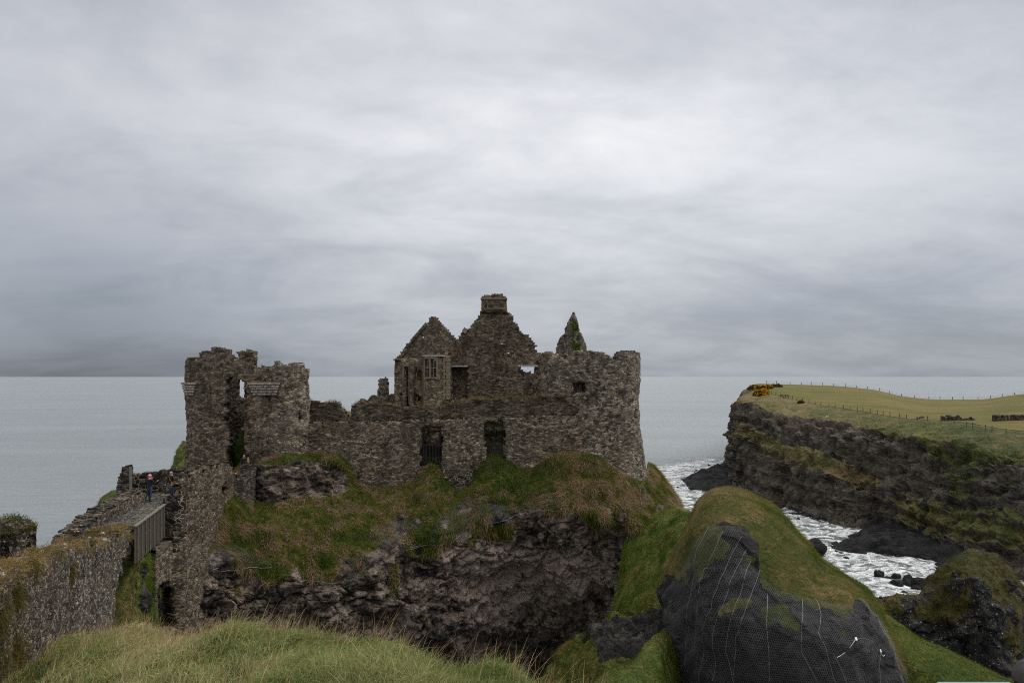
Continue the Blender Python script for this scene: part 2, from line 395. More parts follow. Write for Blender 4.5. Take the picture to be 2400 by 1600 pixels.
def bladem(name, trans=.3):
    t = NT(name); c = t.attr('Col')['Color']
    d = t.n('ShaderNodeBsdfDiffuse'); t.put(d.inputs[0], c); tr = t.n('ShaderNodeBsdfTranslucent'); t.put(tr.inputs[0], c)
    m = t.n('ShaderNodeMixShader'); m.inputs[0].default_value = trans; t.t.links.new(d.outputs[0], m.inputs[1]); t.t.links.new(tr.outputs[0], m.inputs[2])
    return t.done(m.outputs[0])
def plain(name, colr, rough=.7, var=.25, scale=8, spec=.25, metal=0., stretch=(1, 1, 1), bump=.01):
    t = NT(name); n = t.noise(t.co(stretch), scale, 5, .65)['Fac']
    b = t.mix(t.rng(n, .3, .7), tuple(x*(1-var) for x in colr), tuple(min(1, x*(1+var)) for x in colr))
    return t.done(t.bsdf(b, rough, t.bump(n, bump, .8), spec, metal))

M = {}
M['brown'] = stone('brown_rubble', [(0, (.060, .052, .044)), (.4, (.102, .088, .074)), (.7, (.146, .127, .107)), (1, (.215, .19, .162))], (.27, .24, .20), 3.9, 1.8, .07, .16, .06, .55, .55)
M['grey'] = stone('grey_rubble', [(0, (.075, .068, .058)), (.4, (.13, .118, .102)), (.75, (.19, .175, .152)), (1, (.27, .252, .222))], (.28, .26, .225), 3.5, 1.6, .06, .28, .12, .35, .5)
M['curtain'] = stone('curtain_rubble', [(0, (.072, .062, .054)), (.4, (.128, .112, .097)), (.75, (.19, .168, .145)), (1, (.28, .25, .215))], (.26, .235, .2), 4.1, 2.0, .07, .22, .08, .5, .5)
M['parapet'] = stone('parapet_rubble', [(0, (.045, .04, .034)), (.5, (.078, .066, .054)), (1, (.14, .12, .10))], (.17, .15, .125), 3.3, 2.2, .07, .12, .2, .5, .5)
M['gable'] = stone('gable_rubble', [(0, (.052, .045, .038)), (.4, (.092, .078, .065)), (.7, (.132, .113, .094)), (1, (.20, .175, .147))], (.34, .30, .25), 4.0, 2.0, .075, .12, .08, .6, .55)
M['tower'] = stone('tower_rubble', [(0, (.062, .056, .049)), (.4, (.112, .102, .089)), (.75, (.17, .155, .136)), (1, (.27, .25, .225))], (.42, .39, .34), 3.4, 1.7, .08, .3, .12, .45, .55)
M['ashlar'] = stone('ashlar_rubble', [(0, (.10, .085, .068)), (.5, (.165, .145, .118)), (1, (.25, .22, .185))], (.24, .215, .18), 3.2, 1.3, .06, .25, .15, .4, .4)
M['spire'] = stone('spire_rubble', [(0, (.09, .08, .07)), (.5, (.14, .127, .112)), (1, (.21, .192, .17))], (.2, .185, .16), 3.6, 1.5, .06, .15, .25, .3, .4, (.055, .085, .02))
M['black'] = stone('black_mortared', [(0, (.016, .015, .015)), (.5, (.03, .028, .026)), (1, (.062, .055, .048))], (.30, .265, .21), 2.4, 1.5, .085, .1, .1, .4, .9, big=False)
M['fore'] = stone('foreground_rubble', [(0, (.05, .046, .043)), (.4, (.105, .097, .091)), (.75, (.17, .158, .149)), (1, (.30, .285, .27))], (.2, .19, .18), 7.2, 1.25, .1, .45, .12, .6, .4, (.06, .07, .02), big=False)
M['slab'] = stone('coping_slabs', [(0, (.03, .029, .029)), (.5, (.065, .061, .058)), (1, (.15, .14, .13))], (.12, .11, .10), 3., 2.6, .05, .2, .08, .3, .3, big=False)
M['sandstone'] = plain('tan_sandstone', (.185, .145, .10), .85, .35, 5)
M['paleband'] = plain('pale_corbel_stone', (.215, .18, .15), .9, .55, 4, bump=.04)
M['palemullion'] = plain('weathered_mullion_stone', (.15, .122, .09), .85, .25, 6)
M['lintel'] = plain('pale_lintel', (.30, .295, .27), .8, .2, 5)
M['lime'] = plain('lichened_stone', (.24, .235, .22), .9, .6, 9, bump=.03)
M['wood'] = plain('weathered_timber', (.055, .047, .031), .8, .35, 6, stretch=(6, 6, .6))
M['woodpale'] = plain('grey_timber', (.12, .108, .086), .8, .25, 6)
M['post'] = plain('fence_timber', (.06, .052, .045), .85, .3, 6)
M['slate'] = stone('slate_gravel', [(0, (.05, .052, .056)), (.5, (.10, .102, .108)), (1, (.22, .222, .228))], (.06, .06, .062), 9, 1, .1, .2, .03, .3, .3)
M['iron'] = plain('rusted_iron', (.022, .019, .017), .6, .3, 20)
M['wire'] = plain('galvanised_wire', (.13, .13, .135), .6, .15, 20, .3, 0.)
M['cable'] = plain('steel_cable', (.2, .2, .2), .5, .2, 20, .5, .4)
M['white'] = plain('white_plate', (.7, .7, .68), .6, .08, 4)
M['plaque'] = plain('grey_plaque', (.10, .105, .11), .5, .2, 6)
M['teal'] = plain('painted_rail', (.17, .26, .26), .45, .08, 4)
M['blade'] = bladem('grass_blades')
M['leaf'] = bladem('leaf', .2)
M['crag'] = rockgrass('crag_rock', .9, rock=[(.0, (.013, .011, .010)), (.30, (.029, .023, .018)), (.48, (.105, .080, .060)), (.70, (.205, .160, .124)), (1, (.35, .295, .24))], lich=.35, soil=(.235, .185, .15))
M['mound'] = rockgrass('mound_rock', 1.2, rock=[(.0, (.007, .0065, .006)), (.4, (.014, .013, .0125)), (.7, (.028, .026, .024)), (1, (.062, .057, .051))], lich=.06)
M['outcrop'] = rockgrass('outcrop_rock', 1.1, rock=[(.0, (.007, .007, .006)), (.4, (.014, .013, .012)), (.7, (.032, .03, .026)), (1, (.085, .08, .072))], lich=1.0, lth=(.615, .66), lsc=5.5,
    grass=[(.0, (.012, .018, .005)), (.45, (.026, .033, .009)), (.75, (.05, .048, .016)), (1, (.08, .066, .032))])
M['headland'] = rockgrass('headland_rock', .22, strata=.55, lich=.12, rock=[(.0, (.014, .013, .011)), (.30, (.036, .031, .025)), (.50, (.088, .074, .057)), (.75, (.16, .138, .11)), (1, (.25, .225, .195))],
    soil=(.078, .058, .042), fuzz=.55, grass=[(.0, (.026, .040, .013)), (.4, (.048, .062, .021)), (.62, (.080, .086, .034)), (.8, (.115, .105, .054)), (1, (.15, .125, .08))])
M['turfy'] = rockgrass('turf_ground', 1., grass=[(.0, (.026, .046, .008)), (.4, (.046, .074, .013)), (.65, (.078, .092, .024)), (.85, (.115, .105, .044)), (1, (.14, .12, .065))])
M['earth'] = rockgrass('bank_ground', 1.2, grass=[(.0, (.03, .042, .01)), (.5, (.055, .065, .018)), (1, (.11, .095, .04))])
M['wetrock'] = rockgrass('wet_black_rock', .5, rock=[(.0, (.004, .004, .0045)), (.4, (.008, .008, .0085)), (.7, (.015, .0145, .0145)), (1, (.036, .035, .034))], lich=.04)
# ---------------------------------------------------------------- camera, sky, sun
cam = bpy.data.cameras.new('camera'); co = bpy.data.objects.new('camera', cam); col.objects.link(co)
cam.sensor_width = 36; cam.lens = 28.0; cam.clip_start = .1; cam.clip_end = 90000; cam.shift_y = (HZ-800)/2400
co.location = (0, 0, 0); co.rotation_euler = (R(90), 0, 0); sc.camera = co
SUN_EL, SUN_AZ = R(50), R(75)          # azimuth from straight ahead, to the right
sd = Vector((math.sin(SUN_AZ)*math.cos(SUN_EL), math.cos(SUN_AZ)*math.cos(SUN_EL), math.sin(SUN_EL)))
sl = bpy.data.lights.new('sun', 'SUN'); sl.energy = 1.4; sl.angle = R(40); sl.color = (1, .97, .93)
so = bpy.data.objects.new('sun', sl); col.objects.link(so); so.rotation_euler = (-sd).to_track_quat('-Z', 'Y').to_euler(); so.location = (0, 0, 60)
w = bpy.data.worlds.new('World'); sc.world = w; w.use_nodes = True; wt = w.node_tree; wt.nodes.clear()
def sky():
    t = NT.__new__(NT); t.t = wt; t.out = t.n('ShaderNodeOutputWorld')
    nis = t.n('ShaderNodeTexSky', sky_type='NISHITA'); nis.sun_disc = False; nis.sun_elevation = SUN_EL; nis.sun_rotation = SUN_AZ
    tc = t.n('ShaderNodeTexCoord').outputs['Generated']; sp = t.n('ShaderNodeSeparateXYZ'); t.put(sp.inputs[0], tc)
    z = t.math('MAXIMUM', sp.outputs[2], 0.); zz = t.math('ADD', z, .24)
    cb = t.n('ShaderNodeCombineXYZ'); t.put(cb.inputs[0], t.math('DIVIDE', sp.outputs[0], zz)); t.put(cb.inputs[1], t.math('DIVIDE', sp.outputs[1], zz)); cb.inputs[2].default_value = .37
    def mp(sx, sy, rz, off):
        m = t.n('ShaderNodeMapping'); t.put(m.inputs[0], cb.outputs[0]); m.inputs['Scale'].default_value = (sx, sy, 1); m.inputs['Rotation'].default_value = (0, 0, rz); m.inputs['Location'].default_value = off; return m.outputs[0]
    nA = t.noise(mp(.55, .80, R(28), (3.1, 1.7, 0)), 1., 5, .5, .4)['Fac']
    nB = t.noise(mp(1.15, 1.7, R(-38), (7.3, 2.2, 0)), 1.4, 8, .58, .5)['Fac']
    nC = t.noise(mp(2.6, 2.9, R(-30), (1.2, 9.4, 0)), 2.2, 8, .6, .3)['Fac']
    n = t.math('ADD', t.math('MULTIPLY', nA, .52), t.math('ADD', t.math('MULTIPLY', nB, .36), t.math('MULTIPLY', nC, .12)))
    # broad brightness of the overcast: brightest where the sun stands behind the cloud, darkest low down to the left
    def lobe(u, v, p):
        d = Vector(((u-1200)/F, 1, (HZ-v)/F)).normalized(); x = t.n('ShaderNodeVectorMath', operation='DOT_PRODUCT'); t.put(x.inputs[0], tc); x.inputs[1].default_value = d
        return t.math('POWER', t.math('MAXIMUM', x.outputs['Value'], 0.), p)
    el = t.rng(z, -.02, .30)
    base = t.math('ADD', .205, t.math('MULTIPLY', el, .155))
    base = t.math('ADD', base, t.math('MULTIPLY', lobe(1280, 130, 18.), .115))
    base = t.math('ADD', base, t.math('MULTIPLY', lobe(1500, 500, 9.), .05))
    base = t.math('SUBTRACT', base, t.math('MULTIPLY', lobe(250, 760, 60.), .075))
    back = t.rng(sp.outputs[1], -.5, .6, 1.45, 1.); zen = t.rng(z, .40, .85, 1., 2.3)  # unseen sky behind the camera and overhead, brightened to lift the land
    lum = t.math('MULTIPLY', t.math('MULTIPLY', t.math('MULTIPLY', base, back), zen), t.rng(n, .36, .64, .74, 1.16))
    lo = t.rng(z, .0, .06, .90, 1.)
    lum = t.math('MULTIPLY', lum, lo)
    tint = t.ramp(t.math('MULTIPLY', lum, 1.6), [(.25, (.87, .975, 1.16)), (.55, (.96, .985, 1.06)), (.95, (1.0, 1.0, 1.01))])
    cl = t.mix(1., t.mix(1., tint, (10., 10., 10.), 'MULTIPLY'), lum, 'MULTIPLY')
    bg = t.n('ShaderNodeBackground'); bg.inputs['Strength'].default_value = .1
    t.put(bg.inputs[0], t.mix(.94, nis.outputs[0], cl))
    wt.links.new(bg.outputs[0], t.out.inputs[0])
sky()
sc.view_settings.view_transform = 'Standard'; sc.view_settings.look = 'None'; sc.view_settings.exposure = .70; sc.view_settings.gamma = 1
try: sc.view_settings.use_curve_mapping = False
except Exception: pass
sc.render.engine = 'CYCLES'; sc.cycles.use_denoising = False; sc.cycles.pixel_filter_type = 'BLACKMAN_HARRIS'; sc.cycles.filter_width = 1.1; sc.cycles.sample_clamp_indirect = 4; sc.cycles.max_bounces = 5; sc.cycles.transparent_max_bounces = 6
sc.cycles.diffuse_bounces = 2; sc.cycles.glossy_bounces = 2; sc.cycles.caustics_reflective = False; sc.cycles.caustics_refractive = False

# ---------------------------------------------------------------- headland across the inlet
def st(*pts): return [P(*p) for p in pts]
HD = [
 st((1790, 1000, 470), (1795, 901, 430), (1772, 906, 352), (1745, 915, 352), (1728, 965, 352), (1725, 1000, 352), (1720, 1062, 352), (1716, 1075, 352)),
 st((1800, 1000, 470), (1782, 899, 352), (1757, 905, 312), (1736, 928, 296), (1721, 975, 293), (1718, 1030, 291), (1713, 1085, 289), (1702, 1106, 286)),
 st((1880, 1000, 470), (1855, 901, 345), (1800, 921, 268), (1748, 945, 252), (1747, 1000, 243), (1752, 1060, 236), (1765, 1150, 228), (1748, 1172, 224)),
 st((1960, 1000, 470), (1950, 904, 343), (1900, 945, 243), (1850, 968, 226), (1842, 1020, 216), (1845, 1100, 208), (1852, 1196, 203), (1850, 1216, 198)),
 st((2060, 1000, 460), (2045, 913, 340), (2010, 962, 222), (1958, 988, 210), (1955, 1040, 203), (1960, 1110, 196), (1962, 1204, 191), (1955, 1230, 187)),
 st((2140, 1000, 450), (2120, 929, 336), (2090, 976, 207), (2060, 1008, 197), (2060, 1060, 191), (2060, 1120, 187), (2050, 1212, 183), (2008, 1240, 180)),
 st((2220, 1010, 440), (2200, 936, 331), (2160, 984, 196), (2125, 1015, 184), (2122, 1080, 179), (2120, 1150, 174), (2118, 1250, 169), (2090, 1275, 165)),
 st((2310, 1010, 440), (2290, 936, 328), (2260, 990, 186), (2218, 1030, 172), (2220, 1090, 165), (2222, 1160, 160), (2220, 1285, 154), (2200, 1315, 150)),
 st((2420, 1000, 430), (2400, 923, 325), (2340, 1004, 174), (2312, 1048, 158), (2316, 1100, 153), (2320, 1180, 149), (2318, 1315, 143), (2300, 1345, 140)),
 st((2540, 1000, 430), (2520, 915, 322), (2450, 1015, 165), (2430, 1062, 149), (2430, 1120, 144), (2432, 1200, 140), (2430, 1345, 135), (2410, 1380, 131)),
 st((2800, 1000, 430), (2780, 900, 320), (2700, 1030, 150), (2690, 1080, 138), (2690, 1150, 132), (2695, 1250, 128), (2700, 1390, 122), (2690, 1440, 117)),
]
g0, hs, hk = loft(HD, 420, [10, 46, 22, 34, 40, 40, 14]); HG0 = g0.copy()
N = gnorm(g0); p = g0.reshape(-1, 3); K = np.broadcast_to(hk, g0.shape[:2]); Sx = np.broadcast_to(hs[:, None], g0.shape[:2])
rocky = sstep(2.7, 3.5, K)*(1-.5*sstep(6.4, 7, K))
a1 = fbm(p*.035, 4, 3).reshape(K.shape); a2 = fbm(p*.16, 4, 5).reshape(K.shape)
a3 = fbm(p*.7, 3, 15).reshape(K.shape); lay = p[:, 2]+p[:, 0]*.07-p[:, 1]*.03+2.2*fbm(p*.03, 2, 9)
step = np.abs((lay/3.1) % 1-.5).reshape(K.shape)*2
_, _, cid = vor(p*np.array([.28, .28, .42]), 4); cid = cid.reshape(K.shape)
_, _, cc = vor(p*np.array([.6, .6, .18]), 8); cc = cc.reshape(K.shape)
d = rocky*(2.6*a1+1.7*a2+.9*(step-.5)+.9*(cid-.5)+1.9*(cc-.5)+.5*a3)+sstep(1.9, 2.6, K)*(1-rocky)*(1.1*a1+.7*a2)
tipf = sstep(0, 1.4, Sx); d = d*(.35+.65*tipf)
g = g0+N*d[..., None]; HG = g
n2 = gnorm(g)
ledge = sstep(.18, .55, n2[..., 2])
pn = fbm(p*.055, 3, 21).reshape(K.shape)
band = np.exp(-((K-(4.25+.32*(Sx-2.2)))/.25)**2)*sstep(1.5, 2.2, Sx)*(1-sstep(4.6, 5.6, Sx))      # the long green ledge
band2 = np.exp(-((K-5.45)/.28)**2)*sstep(5.2, 6, Sx)*.9
edge = 3.05+.38*pn+.28*sstep(5.2, 5.9, Sx)+.2*sstep(4.5, 5.2, Sx)
grass = np.clip((1-sstep(edge-.25, edge+.25, K))+rocky*(ledge*.42+.45*sstep(.15, .75, pn)+band*.72+band2*.7), 0, 1)*(1-sstep(6.0, 6.4, K)*.95)
soil = .34*sstep(3.0, 3.3, K)*(1-sstep(3.7, 4.1, K))*sstep(1.6, 2.4, Sx)*(1-sstep(4.6, 5.2, Sx))+np.exp(-(((Sx-7.15)/.22)**2+((K-3.45)/.28)**2)*2)*1.1+.75*np.exp(-(((Sx-3.3)/.7)**2+((K-3.35)/.35)**2))
grass = grass*(1-np.clip(soil, 0, 1)*.9)
dry = .72+.45*fbm(p*.03, 3, 31).reshape(K.shape)+.1*(1-sstep(2.0, 2.5, K))
tag(gmesh('headland', g, M['headland'], attrs={'grass': grass, 'soil': soil, 'dry': dry}, smooth=False), 'dark layered sea cliff headland with green ledges across the inlet', 'headland', kind='structure')

# field on top: its own sheet lying just above the headland
j0 = int(np.argmin(np.abs(hk-1.0))); j1 = int(np.argmin(np.abs(hk-2.0)))
i0 = int(np.argmin(np.abs(hs-.9)))
fg = HG[i0:, j0:j1+1].copy(); fg[..., 2] += .06
t = NT('meadow'); nn = t.noise(t.co((.02, .3, 1)), 1., 5, .6)['Fac']; n3 = t.noise(t.co(), .9, 4, .7)['Fac']; n4 = t.noise(t.co(), .03, 3, .6)['Fac']
mc = t.ramp(t.math('ADD', t.math('MULTIPLY', nn, .45), t.math('ADD', t.math('MULTIPLY', n4, .4), t.math('MULTIPLY', n3, .15))), [(.36, (.070, .080, .022)), (.46, (.105, .098, .032)), (.56, (.145, .116, .042)), (.66, (.18, .14, .075))])
M['meadow'] = t.done(t.bsdf(mc, .95, t.bump(t.noise(t.co(), 2.5, 4, .7)['Fac'], .35, 1.), .1))
tag(gmesh('field', fg, M['meadow'], smooth=True), 'yellow green mown field on top of the headland', 'field', kind='structure')

# black wave-washed rock platforms at the foot of the headland
def platform(name, pts, h, label, seed, mat='wetrock', n=70, top=None):
    """pts: outline at sea level as (u,v) pixels on the water plane; rises inland."""
    W = np.array([P(u, v, -SEA*F/(v-HZ))[:2] for u, v in pts])
    lo = W.min(0)-3; hi = W.max(0)+3
    gx, gy = np.meshgrid(np.linspace(lo[0], hi[0], n), np.linspace(lo[1], hi[1], n), indexing='ij')
    q = np.stack([gx.ravel(), gy.ravel()], 1)
    ins = inpoly(q[:, 0]+3*fbm(np.c_[q*.12, np.zeros(len(q))], 3, seed), q[:, 1]+3*fbm(np.c_[q*.12, np.ones(len(q))], 3, seed), W.tolist())
    dd = np.full(len(q), 1e9)
    for k in range(len(W)):
        a = W[k]; b = W[(k+1) % len(W)]; ab = b-a; tt = np.clip(((q-a)@ab)/(ab@ab), 0, 1); dd = np.minimum(dd, np.linalg.norm(q-a-tt[:, None]*ab, axis=1))
    sd_ = np.where(ins, dd, -dd)
    _, _, c1 = vor(np.c_[q*.22, np.zeros(len(q))], seed); _, _, c2 = vor(np.c_[q*.5, np.zeros(len(q))], seed+3)
    z = SEA-1+np.clip(sd_*.55, -4, h)+np.where(ins, 1, .4)*(1.5*(c1-.35)+.7*(c2-.5)+.6*fbm(np.c_[q*.3, np.zeros(len(q))], 3, seed))
    gg = np.stack([gx, gy, z.reshape(gx.shape)], -1)[:, ::-1]
    return tag(gmesh(name, gg, M[mat], attrs={'grass': np.zeros(gx.shape), 'soil': np.zeros(gx.shape), 'dry': np.zeros(gx.shape)}), label, 'rocks', kind='structure')
platform('rock_platform', [(1588, 1138), (1600, 1120), (1650, 1103), (1700, 1085), (1730, 1090), (1755, 1130), (1745, 1168), (1700, 1172), (1655, 1158), (1615, 1150)], 2.6, 'black wave washed rock apron at the tip of the headland', 3)
platform('rock_platform', [(1933, 1273), (1990, 1256), (2015, 1228), (2090, 1225), (2230, 1255), (2360, 1300), (2420, 1370), (2300, 1352), (2215, 1338), (2130, 1318), (2060, 1308), (1990, 1296)], 3.0, 'flat black rock shelf reaching into the foaming inlet', 5, n=110)
platform('rock_platform', [(1745, 1160), (1850, 1190), (1960, 1205), (2020, 1216), (1990, 1228), (1920, 1224), (1850, 1214), (1790, 1204), (1750, 1190)], 1.2, 'narrow black rock strip along the cliff foot', 7, n=70)

# ---------------------------------------------------------------- the sea
xs = np.concatenate([-np.geomspace(60000, 140, 60), np.arange(-130, 60, 6.), np.arange(60, 190, .9), np.arange(190, 330, 5.), np.geomspace(335, 60000, 55)])
ys = np.concatenate([np.linspace(20, 108, 16), np.arange(112, 300, .9), np.arange(300, 520, 4.), np.geomspace(525, 70000, 110)])
gx, gy = np.meshgrid(xs, ys, indexing='ij')
q = np.stack([gx.ravel(), gy.ravel(), np.zeros(gx.size)], 1)
shore = [P(u, v, -SEA*F/(v-HZ))[:2] for u, v in [(1588, 1130), (1640, 1104), (1700, 1080)]]+[P(u, v, -SEA*F/(v-HZ))[:2] for u, v in [(1660, 1165), (1750, 1185), (1850, 1216), (2000, 1240), (1936, 1272), (2060, 1310), (2200, 1345), (2300, 1360)]]
shore2 = [P(u, v, -SEA*F/(v-HZ))[:2] for u, v in [(1480, 1110), (1560, 1160), (1620, 1230), (1800, 1330), (2020, 1400), (2200, 1430)]]
def dline(L):
    r = np.full(len(q), 1e9)
    for a, b in zip(L[:-1], L[1:]):
        ab = b-a; tt = np.clip(((q[:, :2]-a)@ab)/(ab@ab), 0, 1); r = np.minimum(r, np.linalg.norm(q[:, :2]-a-tt[:, None]*ab, axis=1))
    return r
d1 = dline(shore); d2 = dline(shore2)
UU = 1200+q[:, 0]/q[:, 1]*F; VV = HZ-SEA/q[:, 1]*F
inlet = sstep(235, 195, q[:, 1])*sstep(60, 75, q[:, 0])*(q[:, 1] > 100)
foam = np.clip(1.15*np.exp(-d1/16)+.85*np.exp(-d2/14)+.74*inlet, 0, 1)
front = sstep(400, 250, q[:, 1])*sstep(30, 52, q[:, 0])*sstep(140, 100, q[:, 0])
foam = np.clip(foam+.50*front, 0, 1)
near = sstep(520, 300, q[:, 1])*sstep(-80, 30, q[:, 0])
amp = .12+.55*foam
z = SEA+near*amp*(fbm(q*np.array([.10, .16, 1]), 3, 2)*1.2+.5*(1-np.abs(fbm(q*np.array([.22, .3, 1])+9, 3, 6))*2))
seag = np.stack([gx, gy, z.reshape(gx.shape)], -1)[:, ::-1]
t = NT('sea_water'); c = t.co()
wv = t.noise(t.co((.11, .34, 1)), 1., 6, .65, .5)['Fac']; wl_ = t.noise(t.co((.014, .062, 1)), 1., 4, .55, .5)['Fac']; wf = t.noise(t.co((.45, 1.1, 1)), 1., 5, .65, .3)['Fac']; wb = t.noise(t.co((.0035, .012, 1)), 1., 5, .6, .6)['Fac']
fa = t.attr('foam')['Fac']
f1 = t.noise(t.co((.16, .30, 1), rot=(0, 0, R(20))), 1., 8, .66, 1.6)['Fac']; f2 = t.noise(t.co((.7, 1.1, 1)), 1., 5, .7, .8)['Fac']
ridge = t.math('SUBTRACT', 1., t.math('MULTIPLY', t.math('ABSOLUTE', t.math('SUBTRACT', f1, .5)), 5.))
fm = t.math('ADD', t.math('MULTIPLY', f1, .5), t.math('ADD', t.math('MULTIPLY', f2, .35), t.math('MULTIPLY', ridge, .14)))
fm = t.math('ADD', t.math('MULTIPLY', t.math('SUBTRACT', fm, .55), 2.1), .52)
ff = t.rng(t.math('ADD', fm, t.math('MULTIPLY', fa, .48)), .78, 1.08)
caps = t.math('MULTIPLY', t.rng(t.noise(t.co((.035, .16, 1)), 1., 6, .62, .5)['Fac'], .70, .76), t.rng(t.noise(t.co((.004, .01, 1)), 1., 3)['Fac'], .5, .62))
ff = t.math('MAXIMUM', ff, t.math('MULTIPLY', caps, .55))
wc = t.mix(t.rng(wb, .35, .65), (.155, .176, .178), (.185, .206, .206))
wc = t.mix(fa, wc, (.10, .118, .10))
cl = t.mix(ff, wc, (.72, .74, .74))
h = t.math('ADD', t.math('ADD', t.math('MULTIPLY', wl_, 3.2), t.math('MULTIPLY', wv, 1.)), t.math('MULTIPLY', wf, .3)); h = t.math('ADD', h, t.math('MULTIPLY', ff, .35))
M['sea'] = t.done(t.bsdf(cl, t.math('ADD', .22, t.math('MULTIPLY', ff, .6)), t.bump(h, 1.3, 1.), .5))
tag(gmesh('sea', seag, M['sea'], attrs={'foam': foam.reshape(gx.shape)[:, ::-1]}, smooth=True), 'pale grey open sea breaking into white foam in the inlet', 'sea', kind='structure')
